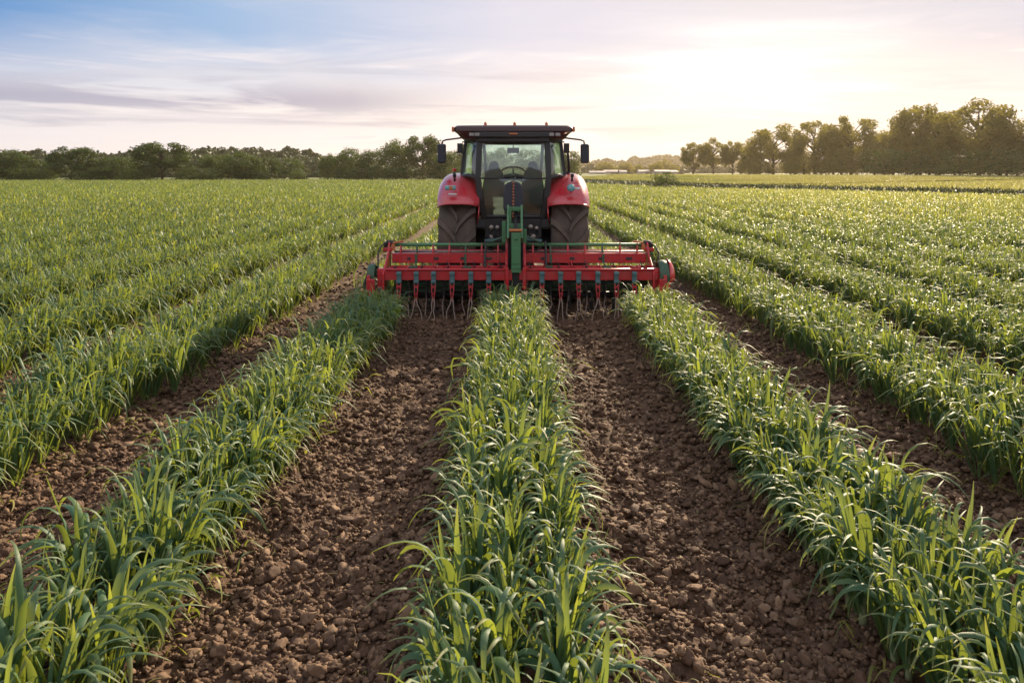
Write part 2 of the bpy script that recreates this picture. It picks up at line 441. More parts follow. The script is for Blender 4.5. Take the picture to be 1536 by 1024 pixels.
_perm = np.random.default_rng(3).random((512, 512)).astype(np.float32)
def vnoise(x, y):
    xi = np.floor(x).astype(int); yi = np.floor(y).astype(int)
    fx = x - xi; fy = y - yi; fx = fx * fx * (3 - 2 * fx); fy = fy * fy * (3 - 2 * fy)
    g = lambda a, b: _perm[a & 511, b & 511]
    return (g(xi, yi) * (1 - fx) + g(xi + 1, yi) * fx) * (1 - fy) + (g(xi, yi + 1) * (1 - fx) + g(xi + 1, yi + 1) * fx) * fy - .5
def fbm(x, y, sc, octv=4, gain=.5):
    s = 0; a = 1.0
    for o in range(octv):
        s = s + a * vnoise(x * sc + 17.3 * o, y * sc + 5.1 * o); sc *= 2.03; a *= gain
    return s
def rise(x, y):
    return 1.0 * ss(70, 170, y) * ss(6, 36, x) - .0
def height(x, y):
    x = np.asarray(x, dtype=float); y = np.asarray(y, dtype=float)
    ph = np.cos(2 * np.pi * x / ROW)          # 1 on a row, -1 between rows
    infield = (1 - ss(90, 130, y))
    h = .025 * ph * infield
    # the worked corridors are slightly dished by the tyres
    cor = np.exp(-((np.abs(x) - .86) / .36) ** 2) * infield
    h = h - .02 * cor
    h = h + .013 * np.cos(x * 2 * np.pi / .245 + 1.2 * vnoise(x * 1.5, y * .8)) * (1 - ss(1.9, 2.1, np.abs(x))) * (1 - ss(11.5, 13, y))
    h = h + .045 * fbm(x, y, 1.3, 3) * infield
    near = (1 - ss(14, 24, y)) * infield
    h = h + near * (.055 * fbm(x, y, 7.0, 3, .6) + .045 * np.abs(fbm(x, y, 24.0, 3, .6)))
    return h + rise(x, y)

def axis(dense_a, dense_b, step, far_a, far_b, g=1.12):
    a = list(np.arange(dense_a, dense_b, step)); s = step; v = dense_b
    up = []
    while v < far_b: up.append(v); s *= g; v += s
    up.append(far_b)
    s = step; v = dense_a - step; dn = []
    while v > far_a: dn.append(v); s *= g; v -= s
    dn.append(far_a)
    return np.array(dn[::-1] + a + up)
xs = axis(-6, 6, .035, -4000, 4000, 1.10); ys = axis(1.6, 13.5, .035, -200, 6000, 1.07)
GX, GY = np.meshgrid(xs, ys)
nx, ny = len(xs), len(ys)
GZ = height(GX, GY)
ii = (np.arange(ny - 1)[:, None] * nx + np.arange(nx - 1)[None, :]).ravel()
gf = np.stack([ii, ii + 1, ii + 1 + nx, ii + nx], 1)
me = np_mesh('ground', np.stack([GX.ravel(), GY.ravel(), GZ.ravel()], 1), [gf], M['soil'])
tag(link('ground', me), 'dark brown tilled soil of the field running out to grassland', None, None, 'structure')

# ------------------------------------------------------------------ where things grow
DX = np.array([-50, 30, 58, 88, 116, 160, 190]); DD = np.array([90, 60, 37, 18.6, 11, 5, 2.0])
def xd(y): return np.interp(y, DX, DD)
def tree_line(x): return np.interp(x, [20, 57, 103, 160], [262, 250, 158, 120])
def main_field(x, y): return (x < xd(y)) & (y < np.where(x < 5, 176 - .04 * (x + 60), 185))
def right_field(x, y): return (x > xd(y) + 4.6) & (y < tree_line(x)) & (y < np.where(x < 30, 225, 300))
def tramline(x, y):
    return np.abs(y - (57 + (x + 36.6) * .59)) < 1.1 
def free(x, y):
    m = ~((np.abs(x) < 2.25) & (y > 10.35) & (y < 12.2))           # under the cultivator
    m &= ~((np.abs(x - .02) < 1.25) & (y > 11.0) & (y < 17.2))     # under the tractor
    return m

# ------------------------------------------------------------------ strap leaves
def blades(base, az, a0, a1, tk, L, W, nseg, twist, curl, rnd, across=True, fold=.22, clampz=None, win=.46):
    n = len(L); t = np.linspace(0, 1, nseg + 1)
    P = np.zeros((n, nseg + 1, 3)); P[:, 0] = base
    k = 3 if across else 2
    V = np.zeros((n, nseg + 1, k, 3))
    for i in range(nseg + 1):
        ti = t[i]
        s_ = np.clip((ti - (tk - win * .6)) / win, 0, 1); s_ = s_ * s_ * (3 - 2 * s_)
        a = a0 + (a1 - a0) * s_ + .10 * ti
        azi = az + curl * ti * ti
        h = np.stack([np.cos(azi), np.sin(azi), np.zeros(n)], 1)
        T = h * np.sin(a)[:, None] + np.array([0, 0, 1.0]) * np.cos(a)[:, None]
        if i:
            P[:, i] = P[:, i - 1] + T * (L / nseg)[:, None]
            if clampz is not None: P[:, i, 2] = np.maximum(P[:, i, 2], clampz)
        side = np.stack([-np.sin(azi), np.cos(azi), np.zeros(n)], 1)
        nor = np.cross(side, T)
        tw = twist * ti
        sv = side * np.cos(tw)[:, None] + nor * np.sin(tw)[:, None]
        nv = -side * np.sin(tw)[:, None] + nor * np.cos(tw)[:, None]
        wd = W * (.45 + .55 * min(1, ti / .28)) * (1 - ti ** 2.6) * .5 + .0008
        V[:, i, 0] = P[:, i] - sv * wd[:, None]
        V[:, i, -1] = P[:, i] + sv * wd[:, None]
        if across: V[:, i, 1] = P[:, i] - nv * (wd * fold * 2)[:, None]
    verts = V.reshape(-1, 3)
    b = (np.arange(n)[:, None, None] * (nseg + 1) + np.arange(nseg)[None, :, None]) * k + np.arange(k - 1)[None, None, :]
    b = b.ravel()
    faces = np.stack([b, b + 1, b + 1 + k, b + k], 1)
    at = {'rnd': np.repeat(rnd, (nseg + 1) * k),
          'along': np.tile(np.repeat(t, k), n),
          'across': np.tile([1, 0, 1] if across else [.5, .5], n * (nseg + 1))}
    return verts, faces, at

def merge(parts):
    vs, fs, at, o = [], [], {}, 0
    for v, f_, a in parts:
        vs.append(v); fs.append(f_ + o); o += len(v)
        for k_, x in a.items(): at.setdefault(k_, []).append(x)
    return np.concatenate(vs), fs, {k_: np.concatenate(x) for k_, x in at.items()}

def plant_blades(px, py, pz, nb, nseg, r, scale=1.0, lean=None, across=True, wmul=1.0, spread=1.0, win=.36):
    """blades for many plants at once; nb blades each"""
    n = len(px)
    X_ = np.repeat(px, nb); Y_ = np.repeat(py, nb); Z_ = np.repeat(pz, nb); N = n * nb
    fan = np.repeat(r.random(n) * 2 * np.pi, nb)
    az = fan + (np.tile(np.arange(nb), n) % 2) * np.pi + r.normal(0, .75, N)
    j = np.tile(np.arange(nb), n) / max(nb - 1, 1)            # 0 outer/low leaf, 1 inner/high
    a0 = (.24 - .20 * j) * spread + r.normal(0, .06, N)
    a0 = np.abs(a0)
    droop = r.random(N)
    a1 = np.where(droop < .84, r.uniform(1.8, 3.2, N), r.uniform(.15, .8, N))
    a1 = np.maximum(a1 - .5 * j * (droop > .5), a0 + .1)
    tk = r.uniform(.66, .98, N)
    sc = np.repeat(r.uniform(.80, 1.10, n) * (1 + .16 * fbm(px, py, .9, 2)), nb) * scale * .95
    L = (.46 + .22 * r.random(N)) * sc * np.where(droop < .84, 1.0, .80) * (1 - .12 * np.abs(j - .5))
    W = r.uniform(.016, .039, N) * wmul * sc
    out = r.random(N) < (.04 if N > 40 else -1)
    a0 = a0 + out * r.uniform(.15, .42, N); L = L * np.where(out, 1.10, 1.0)
    rad = .012
    base = np.stack([X_ + np.cos(az) * rad, Y_ + np.sin(az) * rad, Z_ + (.015 + .085 * j) * scale], 1)
    if lean is not None:
        lx = np.repeat(lean, nb)
        # outer lines of a row lean outward: bend azimuth of the blades towards the lean side
        hx = np.cos(az) + lx * 1.1; hy = np.sin(az)
        az = np.arctan2(hy, hx); a0 = a0 + np.abs(lx) * .12
    return blades(base, az, a0, a1, tk, L, W, nseg, r.normal(0, .55, N), r.normal(0, .5, N), r.random(N), across, win=win)

def row_points(y0, y1, per_m, r, lines=(-.16, 0, .16), margin=1.6, field=main_field):
    """plants on all rows seen between y0 and y1"""
    out = []
    kmax = int((y1 * .66 + margin) / ROW) + 1
    for k in range(-kmax, kmax + 1):
        x0 = k * ROW
        ya = max(y0, (abs(x0) - margin) / .66)
        if ya >= y1: continue
        n = int((y1 - ya) * per_m)
        if n < 1: continue
        yy = ya + (np.arange(n) + r.random(n)) * (y1 - ya) / n
        li = np.arange(n) % len(lines)
        off = np.array(lines)[li]
        off = off * np.where(((abs(k) >= 2) | (yy > 13.5)) & (np.abs(off) < .5), 1.5, 1.0)
        xx = x0 + off + r.normal(0, .03, n) * (1.0 + (abs(k) >= 2)) + .05 * np.sin(yy * .23 + k * 2.1) * ss(14, 30, yy)
        out.append(np.stack([xx, yy, np.sign(off) * (np.abs(off) > .05), np.full(n, k)], 1))
    a = np.concatenate(out)
    m = field(a[:, 0], a[:, 1]) & free(a[:, 0], a[:, 1]) & ~tramline(a[:, 0], a[:, 1])
    return a[m]

# nearest plants: individuals
r1 = np.random.default_rng(11)
near = row_points(2.05, 16.0, 31, r1, lines=(-.18, 0, .18))
d = np.hypot(near[:, 0], near[:, 1])
px_ = 768 + F * near[:, 0] / near[:, 1]; base_y = HY + F * (CAM_H - .0) / near[:, 1]; top_y = HY + F * (CAM_H - .5) / near[:, 1]
vis = (px_ > -150) & (px_ < 1686) & (top_y < 1010)
cand = np.where(vis)[0]
cand = cand[np.argsort(d[cand])][:300]
ind = near[cand]; rest = np.delete(near, cand, axis=0)

protos = []
for q in range(14):
    rq = np.random.default_rng(100 + q)
    lean = [0.0, .9, .45][q % 3]
    nb = 12 + q % 3
    v, f_, a = plant_blades(np.zeros(1), np.zeros(1), np.zeros(1), nb, 14, rq, 1.06, np.array([lean]), True, 1.2, 1.05, .56)
    a['rnd'] = a['rnd'] * .86
    fm = np_mesh('leaves', v, [f_], M['leaf'], a)
    sb = MB(); sb.tube([(0, 0, -.03), (0, 0, .03), (.002, 0, .075), (0, .002, .12)], [.017, .016, .014, .009], 8)
    so = sb.build('stem', 'stem'); sm_ = so.data
    bpy.data.objects.remove(so)
    protos.append((lean, fm, sm_))
ROWNAME = {-2: 'the row left of the left-hand row', -1: 'the left-hand row in front of the machine', 0: 'the centre row in front of the machine',
           1: 'the right-hand row in front of the machine', 2: 'the row right of the right-hand row'}
for i, (x, y, ln, k) in enumerate(ind):
    k = int(k)
    ch = [p for p in protos if (p[0] == 0.0) == (ln == 0)]
    lean, fm, sm_ = ch[random.randrange(len(ch))]
    rz = random.uniform(0, 6.28) if ln == 0 else (0 if ln > 0 else math.pi) + random.uniform(-.5, .5)
    o = empty('leek_plant', (x, y, float(height(x, y)) - .005), rz)
    s_ = random.uniform(.86, 1.1) * (.92 if random.random() < .85 else 1.12)
    o.scale = (s_, s_, s_ * random.uniform(.92, 1.06))
    o.empty_display_size = .05
    nm = ROWNAME.get(k, 'an outer row')
    tag(o, 'near green strap-leaved plant with arching blades in ' + nm, 'plant', 'near plants of ' + nm)
    link('leaves', fm, o); link('stem', sm_, o)

# everything else of the crop: one mass
parts = []
z = height(rest[:, 0], rest[:, 1])
rr = np.random.default_rng(21)
parts.append(plant_blades(rest[:, 0], rest[:, 1], z, 12, 9, rr, 1.0, rest[:, 2] * .8))
parts[-1][2]['rnd'] = parts[-1][2]['rnd'] * .88
# wispy yellow-green runners at the feet of the near rows
wk = row_points(2.05, 14, 34, rr, lines=(-.24, .24))
nW = len(wk)
parts.append(blades(np.stack([wk[:, 0] + rr.normal(0, .05, nW), wk[:, 1], height(wk[:, 0], wk[:, 1]) + .01], 1),
                    rr.random(nW) * 6.28, rr.uniform(.2, 1.0, nW), rr.uniform(1.2, 2.6, nW), rr.uniform(.3, .7, nW),
                    rr.uniform(.10, .30, nW), rr.uniform(.005, .013, nW), 7, rr.normal(0, 1, nW), rr.normal(0, 1.5, nW), .80 + .20 * rr.random(nW), False))
def band(y0, y1, per_m, nb, nseg, wmul, sc=1.0, field=main_field, lines=(-.17, 0, .17)):
    a = row_points(y0, y1, per_m, rr, lines=lines, field=field)
    zz = height(a[:, 0], a[:, 1])
    parts.append(plant_blades(a[:, 0], a[:, 1], zz, nb, nseg, rr, sc, a[:, 2] * .5, False, wmul, 1.1))
    if y0 < 26: parts[-1][2]['rnd'] = parts[-1][2]['rnd'] * .92
    if y0 >= 26: parts[-1][2]['rnd'] = (.22 if y0 < 40 else .44) + (.75 if y0 < 40 else .50) * parts[-1][2]['rnd'] + .28 * ss(-5, 30, parts[-1][0][:, 0])  # golden backlight put into leaf colour, stronger far off and to the right
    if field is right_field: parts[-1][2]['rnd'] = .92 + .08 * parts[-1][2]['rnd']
band(16, 26, 24, 9, 6, 1.2)
band(13.2, 30, 8, 5, 5, 1.3, .55, lines=(.86,))
band(26, 44, 16, 7, 5, 1.6)
band(44, 75, 10, 6, 4, 2.2, lines=(-.3, -.1, .1, .3))
band(75, 120, 5, 5, 3, 2.9, lines=(-.4, -.1, .1, .4))
band(120, 186, 2.5, 4, 3, 4.2, lines=(-.5, 0, .5))
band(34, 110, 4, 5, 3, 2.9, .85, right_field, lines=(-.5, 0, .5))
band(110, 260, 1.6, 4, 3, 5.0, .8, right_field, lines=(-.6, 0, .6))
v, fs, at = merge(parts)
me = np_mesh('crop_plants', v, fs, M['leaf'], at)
tag(link('crop_plants', me), 'mass of green strap-leaved crop filling the field row after row', 'crop', None, 'stuff')
print('crop quads', sum(len(x) for x in fs))

# far canopy below the tufts
cx_ = np.arange(-135, 125, 1.0); cy_ = np.arange(58, 262, 1.0)
CX, CY = np.meshgrid(cx_, cy_)
CZ = np.asarray(rise(CX, CY)) + .22 + .07 * ss(60, 110, CY) + .05 * fbm(CX, CY, .5, 3)
nx2 = len(cx_)
ii = (np.arange(len(cy_) - 1)[:, None] * nx2 + np.arange(nx2 - 1)[None, :]).ravel()
mx, my = CX.ravel()[ii] + .5, CY.ravel()[ii] + .5
keep = (main_field(mx, my) | right_field(mx, my)) & ~tramline(mx, my)
ii = ii[keep]
me = np_mesh('crop_canopy', np.stack([CX.ravel(), CY.ravel(), CZ.ravel()], 1), [np.stack([ii, ii + 1, ii + 1 + nx2, ii + nx2], 1)], M['canopy'])
tag(link('crop_canopy', me), 'distant yellow green closed canopy of the crop towards the trees', 'crop', None, 'stuff')

# ditch verge: rank grass band between the two fields
t_ = rr.random(60000)
vy = 32 + 158 * t_ ** 1.2; vx = xd(vy) + 2.4 + rr.normal(0, 1.3, len(vy))
n = len(vy)
v, f_, a = blades(np.stack([vx, vy, height(vx, vy)], 1), rr.random(n) * 6.28, rr.uniform(0, .4, n), rr.uniform(.6, 2, n), rr.uniform(.4, .8, n),
                  rr.uniform(.55, 1.1, n), rr.uniform(.07, .16, n), 3, rr.normal(0, .5, n), rr.normal(0, .5, n), .55 * rr.random(n), False)
me = np_mesh('ditch_grass', v, [f_], M['farleaf'], a)  # shade along the ditch painted in with a darker leaf material
tag(link('ditch_grass', me), 'shade-darkened rank grass along the ditch between the two fields on the right', 'grass', None, 'stuff')

# ------------------------------------------------------------------ soil clods
def ico(sub):
    bm = bmesh.new(); bmesh.ops.create_icosphere(bm, subdivisions=sub, radius=1)
    v = np.array([q.co[:] for q in bm.verts]); f_ = np.array([[q.index for q in p.verts] for p in bm.faces]); bm.free()
    return v, f_
def clod_protos(sub, n, amp):
    v, f_ = ico(sub); out = []
    for q in range(n):
        o = Vector((q * 7.1, q * 3.3, 1.7))
        s_ = np.array([1 + amp * (mnoise.noise(Vector(p) * 1.2 + o) + .75 * mnoise.noise(Vector(p) * 2.9 + o) + .4 * mnoise.noise(Vector(p) * 6 + o)) for p in v])
        w_ = v * s_[:, None]
        for _ in range(6):                       # a few broken-off flat faces
            nrm = np.random.default_rng(q * 5 + _).normal(size=3); nrm /= np.linalg.norm(nrm)
            dd = w_ @ nrm; cut = .58
            w_ = w_ - np.maximum(dd - cut, 0)[:, None] * nrm * .85
        out.append(w_)
    return out, f_
def clods(px, py, rad, protos, faces, r, sink=.25):
    n = len(px); which = r.integers(0, len(protos), n)
    A = r.random(n) * 6.28; B = r.random(n) * 6.28
    base = np.stack(protos)[which]                       # n, V, 3
    sc = np.stack([r.uniform(.8, 1.3, n), r.uniform(.75, 1.2, n), r.uniform(.6, .95, n)], 1) * rad[:, None]
    ca, sa, cb, sb = np.cos(A), np.sin(A), np.cos(B), np.sin(B)
    x, y, z = base[..., 0], base[..., 1], base[..., 2]
    y2 = y * cb[:, None] - z * sb[:, None]; z2 = y * sb[:, None] + z * cb[:, None]
    x, y, z = x * sc[:, :1], y2 * sc[:, 1:2], z2 * sc[:, 2:]
    X2 = x * ca[:, None] - y * sa[:, None]; Y2 = x * sa[:, None] + y * ca[:, None]
    zb = height(px, py) + rad * (.7 - sink)
    V = np.stack([X2 + px[:, None], Y2 + py[:, None], z + zb[:, None]], -1).reshape(-1, 3)
    nv = base.shape[1]
    Fc = (faces[None] + (np.arange(n) * nv)[:, None, None]).reshape(-1, 3)
    return V, Fc, {'rnd': np.repeat(r.random(n), nv)}
rc = np.random.default_rng(5)
P3, F3 = clod_protos(3, 12, .70); P2, F2 = clod_protos(2, 12, .65)
P1, F1 = clod_protos(1, 9, .5)
def scatter(n, y0, y1, rmin, rmax, power, seln):
    y = y0 + (y1 - y0) * rc.random(n) ** seln
    x = (rc.random(n) * 2 - 1) * np.minimum(.66 * y + .3, 9)
    ph = np.abs(((x / ROW + .5) % 1) - .5) * ROW        # distance from a row centre
    m = rc.random(n) < np.clip((ph - .10) / .22, .12, 1)
    x, y = x[m], y[m]
    rad = rmin + (rmax - rmin) * rc.random(len(x)) ** power
    return x, y, rad
pc = []
for n, y0, y1, a, b, pw, pr in ((6500, 2.2, 5.4, .013, .038, 2.0, P3), (46000, 2.2, 5.8, .006, .019, 1.2, P1),
                               (14000, 5.2, 10.5, .013, .040, 1.7, P2), (22000, 5.4, 10.8, .009, .022, 1.2, P1), (12000, 10.5, 20, .016, .045, 1.8, P1)):
    x, y, rad = scatter(n, y0, y1, a, b, pw, 1.0)
    pc.append(clods(x, y, rad, pr, F3 if pr is P3 else (F2 if pr is P2 else F1), rc))
v, fs, at = merge(pc)
me = np_mesh('soil_clods', v, fs, M['clod'], at)
tag(link('soil_clods', me), 'loose rounded brown soil clods covering the worked ground between the rows', 'soil', None, 'stuff')

# dry leaf and straw scraps on the worked soil
n = 900
sy = rc.uniform(2.3, 11, n); sx = (rc.random(n) * 2 - 1) * np.minimum(.66 * sy + .3, 4.6)
v, f_, a = blades(np.stack([sx, sy, height(sx, sy) + .022], 1), rc.random(n) * 6.28, rc.uniform(1.25, 1.6, n), rc.uniform(1.4, 1.9, n), rc.uniform(.4, .9, n),
                  rc.uniform(.02, .085, n), rc.uniform(.002, .006, n), 4, rc.normal(0, 1, n), rc.normal(0, 2, n), rc.uniform(.97, 1.0, n), False)
a['along'] = .86 + .14 * a['along']
me = np_mesh('straw_scraps', v, [f_], M['leaf'], a)
tag(link('straw_scraps', me), 'small dry scraps of leaf and root lying on the worked soil', 'straw', None, 'stuff')

# ------------------------------------------------------------------ tractor
TX, TY = .02, 12.6
tr = empty('tractor', (TX, TY, 0))
tag(tr, 'red tractor with black glazed cab seen from behind, pulling the cultivator down the rows', 'tractor')

def wheel(name, cx, cy_, rad, wid, nl, parent):
    we = empty(name, (cx, cy_, rad)); we.parent = parent
    h = wid / 2; rr_ = rad - .062
    prof = [(-h * .62, rad * .55), (-h * .9, rad * .60), (-h * 1.0, rad * .72), (-h * .99, rad * .84), (-h * .93, rr_ - .035), (-h * .6, rr_ - .008), (0, rr_),
            (h * .6, rr_ - .008), (h * .93, rr_ - .035), (h * .99, rad * .84), (h * 1.0, rad * .72), (h * .9, rad * .60), (h * .62, rad * .55)]
    b = MB(); b.lathe(prof, (0, 0, 0), 'x', 72)
    # chevron lugs; in the rear view the V points down
    for s in (-1, 1):
        for k in range(nl):
            th0 = 2 * math.pi * (k + (.5 if s > 0 else 0)) / nl
            n = 7; ring = []
            for i in range(n):
                u = i / (n - 1)
                x = s * (-.012 + (h * 1.01 + .012) * u)
                th = th0 + (.46 * u ** .72) * (.62 / rad) ** .3
                half = (.036 + .018 * u) / rad
                base = rr_ - .012 - (.035 if u > .95 else .035 * max(0, (u - .6) / .4)) - .004
                top = rad - (.0 if u < .7 else .035 * ((u - .7) / .3))
                row = []
                for dt, rd in ((-half * 1.35, base), (-half, top), (half, top), (half * 1.35, base)):
                    a = math.pi - (th + dt)      # rear side: y = -r cos, z = r sin
                    row.append((x, math.cos(a) * rd, math.sin(a) * rd))
                ring.append(row)
            # side drop of lug over the shoulder
            row = [(s * h * 1.0, p[1] * (rad - .13) / rad, p[2] * (rad - .13) / rad) for p in ring[-1]]
            ring.append(row)
            vs = [p for rw in ring for p in rw]; m = len(ring)
            fs_ = [(i * 4 + j, i * 4 + j + 1, (i + 1) * 4 + j + 1, (i + 1) * 4 + j) for i in range(m - 1) for j in range(3)]
            fs_ += [(3, 2, 1, 0), ((m - 1) * 4, (m - 1) * 4 + 1, (m - 1) * 4 + 2, (m - 1) * 4 + 3)]
            b.add(vs, fs_)
    b.build('tyre', 'rubber', we)
    c_ = MB(); sgn = 1 if cx > 0 else -1
    c_.lathe([(sgn * h * .62, rad * .56), (sgn * h * .72, rad * .56), (sgn * h * .66, rad * .50), (sgn * h * .30, rad * .44), (sgn * h * .22, rad * .22), (sgn * h * .40, rad * .20), (sgn * h * .42, .02)], (0, 0, 0), 'x', 40)
    c_.lathe([(-sgn * h * .62, rad * .56), (-sgn * h * .70, rad * .56), (-sgn * h * .5, rad * .48), (-sgn * h * .2, rad * .44), (-sgn * h * .2, .02)], (0, 0, 0), 'x', 40)
    c_.build('rim', 'rim', we)
    return we
for s in (-1, 1):
    wheel('rear_wheel', s * .840, 0, .93, .56, 15, tr)
    wheel('front_wheel', s * .84, 2.75, .66, .44, 18, tr)

# fenders
for s in (-1, 1):
    XI, XO = .505, 1.140
    def ffn(u, v):
        # u across (0 inner, 1 outer), v along the arc (0 rear lip, 1 front)
        ang = R(34) + v * R(118)
        x = XI + (XO - XI) * u
        q = 2 * u - 1
        drop = .17 * max(0, q) ** 4.0 + .16 * max(0, -q - .15) ** 2.2
        flat = ss(0, .18, v)
        rad = 1.045 + (1 - flat) * .03
        yy = -math.cos(ang) * rad; zz = .93 + math.sin(ang) * rad
        # the rear panel stands steeper than the arc and tucks the outer corner round
        zz -= drop * (.35 + .65 * flat); yy += drop * .9 * (1 - flat) + .05 * abs(q) ** 3 * (1 - flat)
        if v < .02: zz -= .0
        return (s * x, yy, zz)
    b = MB(); b.grid(ffn, 18, 26)
    f_o = b.build('fender', 'fender', tr, solid=.018, subsurf=1)
    # folded lower lip and inner side skirt
    b = MB()
    b.grid(lambda u, v: (s * (XI + .005 + .05 * v), -math.cos(R(34) + u * R(100)) * (1.03 - .42 * v), .93 + math.sin(R(34) + u * R(100)) * (1.03 - .42 * v) - .14), 14, 3)
    b.build('fender_skirt', 'fender', f_o, solid=.012)
    lip = MB(); pts = [Vector(ffn(u / 12, 0)) for u in range(13)]
    lip.tube([(p.x, p.y, p.z) for p in pts], .013, 6)
    lip.build('fender_lip', 'fender', f_o)
    lz, ly = 1.765, -.845
    if s < 0:
        lm = MB(); lm.box((s * .930, ly, lz), (.165, .05, .068)); lamp = lm.build('tail_lamp', 'tlens', tr, bevel=.024, seg=4)
        l2 = MB(); l2.box((s * .920, ly - .020, lz), (.055, .025, .06)); l2.build('indicator_lens', 'ochre', lamp, bevel=.01)
        l3 = MB(); l3.box((s * .895, -.875, 1.672), (.125, .018, .026)); l3.build('reflector_strip', 'silver', tr, bevel=.008)
    else:
        lm = MB(); lm.lathe([(-.06, .004), (-.06, .040), (-.048, .054), (0.0, .058), (.03, .058)], (s * .85, ly, lz), 'y', 20); lamp = lm.build('tail_lamp', 'tlens', tr)
        l2 = MB(); l2.box((s * .945, ly - .01, lz - .01), (.085, .03, .035)); l2.build('reflector_strip', 'silver', tr, bevel=.008)
    # small clearance lamp standing on the fender
    c_ = MB(); c_.tube([(s * .88, -.66, 1.86), (s * .88, -.67, 1.90), (s * .88, -.69, 1.945)], [.018, .014, .02], 8); c_.lathe([(-.03, .001), (-.03, .026), (.015, .028), (.02, .001)], (s * .88, -.69, 1.955), 'z', 12)
    c_.build('clearance_lamp', 'darkmetal', tr)

# ---- cab
RL = [(-.43, -.60, 1.30), (-.50, -.655, 1.62), (-.53, -.665, 1.92), (-.505, -.63, 2.50)]     # rear post left
BL = [(-.80, -.22, 1.85), (-.80, -.16, 2.0), (-.735, -.13, 2.52)]                             # outer rear post
AL = [(-.66, 1.05, 1.15), (-.70, 1.02, 1.6), (-.64, .85, 2.52)]                               # front post
mir = lambda pts: [(-p[0], p[1], p[2]) for p in pts]
frame = MB()
def fpost(b, pts, w_, h_):
    for p, q in zip(pts[:-1], pts[1:]):
        b.bar(p, Vector(q) + (Vector(q) - Vector(p)).normalized() * .012, w_, h_, (0, 1, 0))
for pts in (RL, mir(RL)): fpost(frame, pts, .085, .07)
for pts in (BL, mir(BL)): fpost(frame, pts, .050, .06)
for pts in (AL, mir(AL)): fpost(frame, pts, .060, .07)
for sgn in (-1, 1):
    frame.tube([(sgn * .50, -.63, 2.47), (sgn * .63, -.45, 2.49), (sgn * .735, -.13, 2.49), (sgn * .70, .4, 2.49), (sgn * .64, .85, 2.49)], .035, 8)
    frame.tube([(sgn * .52, -.665, 1.90), (sgn * .68, -.52, 1.95), (sgn * .80, -.2, 1.93), (sgn * .78, .3, 1.6), (sgn * .70, 1.0, 1.25)], .032, 8)
frame.tube([(-.50, -.63, 2.47), (.50, -.63, 2.47)], .04, 8)
frame.tube([(-.64, .85, 2.49), (.64, .85, 2.49)], .035, 8)
# waist rail with the kick-up over the hitch
frame.tube([(-.53, -.685, 1.905), (-.2, -.70, 1.905), (-.1, -.70, 1.93), (0, -.70, 1.94), (.1, -.70, 1.93), (.2, -.70, 1.905), (.53, -.685, 1.905)], .014, 8)
frame.tube([(-.43, -.61, 1.33), (.43, -.61, 1.33)], .03, 8)
cabf = frame.build('cab_frame', 'black', tr, bevel=.012)

def pane(name, quad, parent=tr, m='glass', n=6, bulge=(0, 0, 0)):
    a, b_, c_, d_ = [Vector(q) for q in quad]; bu = Vector(bulge)
    mb = MB()
    mb.grid(lambda u, v: tuple((a * (1 - u) + b_ * u) * (1 - v) + (d_ * (1 - u) + c_ * u) * v + bu * math.sin(math.pi * u) * math.sin(math.pi * v) ** .5), n, n)
    return mb.build(name, m, parent)
pane('rear_window', [(-.49, -.668, 1.915), (.49, -.668, 1.915), (.465, -.635, 2.44), (-.465, -.635, 2.44)], bulge=(0, -.04, 0))
pane('lower_rear_window', [(-.40, -.615, 1.35), (.40, -.615, 1.35), (.49, -.672, 1.895), (-.49, -.672, 1.895)], bulge=(0, -.02, 0))
for s in (-1, 1):
    pane('quarter_window', [(s * .565, -.64, 1.93), (s * .785, -.20, 1.95), (s * .715, -.15, 2.46), (s * .54, -.60, 2.46)], bulge=(s * .03, -.02, 0))
    dw = pane('door_window', [(s * .80, -.12, 1.93), (s * .72, 1.0, 1.35), (s * .65, .83, 2.46), (s * .735, -.10, 2.46)], bulge=(s * .03, 0, 0))
pane('windscreen', [(-.68, 1.04, 1.3), (.68, 1.04, 1.3), (.62, .87, 2.46), (-.62, .87, 2.46)], bulge=(0, .05, 0))
# roof
def rfn_poly(hw, yr, yf, rc_):
    pts = []
    for cxx, cyy, a0 in ((hw - rc_, yf - rc_, 0), (-hw + rc_, yf - rc_, 90), (-hw + rc_, yr + rc_, 180), (hw - rc_, yr + rc_, 270)):
        for k in range(6):
            a = R(a0 + 18 * k); pts.append((cxx + rc_ * math.cos(a), cyy + rc_ * math.sin(a)))
    return pts
b = MB(); layers = [(.78, -.66, 1.12, 2.50, .12), (.84, -.72, 1.2, 2.57, .14), (.885, -.78, 1.25, 2.605, .10), (.885, -.78, 1.25, 2.665, .10), (.86, -.76, 1.22, 2.69, .12), (.6, -.55, 1.0, 2.708, .2), (.2, -.1, .6, 2.715, .1)]
vs = []; nP = 24
for hw, yr, yf, zz, rc_ in layers: vs += [(x, y, zz) for x, y in rfn_poly(hw, yr, yf, rc_)]
fs_ = [(i * nP + k, i * nP + (k + 1) % nP, (i + 1) * nP + (k + 1) % nP, (i + 1) * nP + k) for i in range(len(layers) - 1) for k in range(nP)]
fs_ += [list(range(nP))[::-1], [(len(layers) - 1) * nP + k for k in range(nP)]]
b.add(vs, fs_, False)
roof = b.build('roof', 'roof', tr, bevel=.006)
b = MB(); b.box((0, -.735, 2.555), (1.2, .09, .085)); b.box((0, -.68, 2.49), (1.06, .08, .09))
b.build('rear_roof_fascia', 'black', roof, bevel=.015)
b = MB(); b.box((-.0, -.785, 2.565), (.13, .02, .028)); b.build('plate_lamp', 'ochre', roof, bevel=.01)
for x in (-.62, -.54, .57, .66):
    b = MB(); b.box((x, -.768, 2.555), (.075, .035, .05)); b.build('work_lamp', 'rim', roof, bevel=.01)
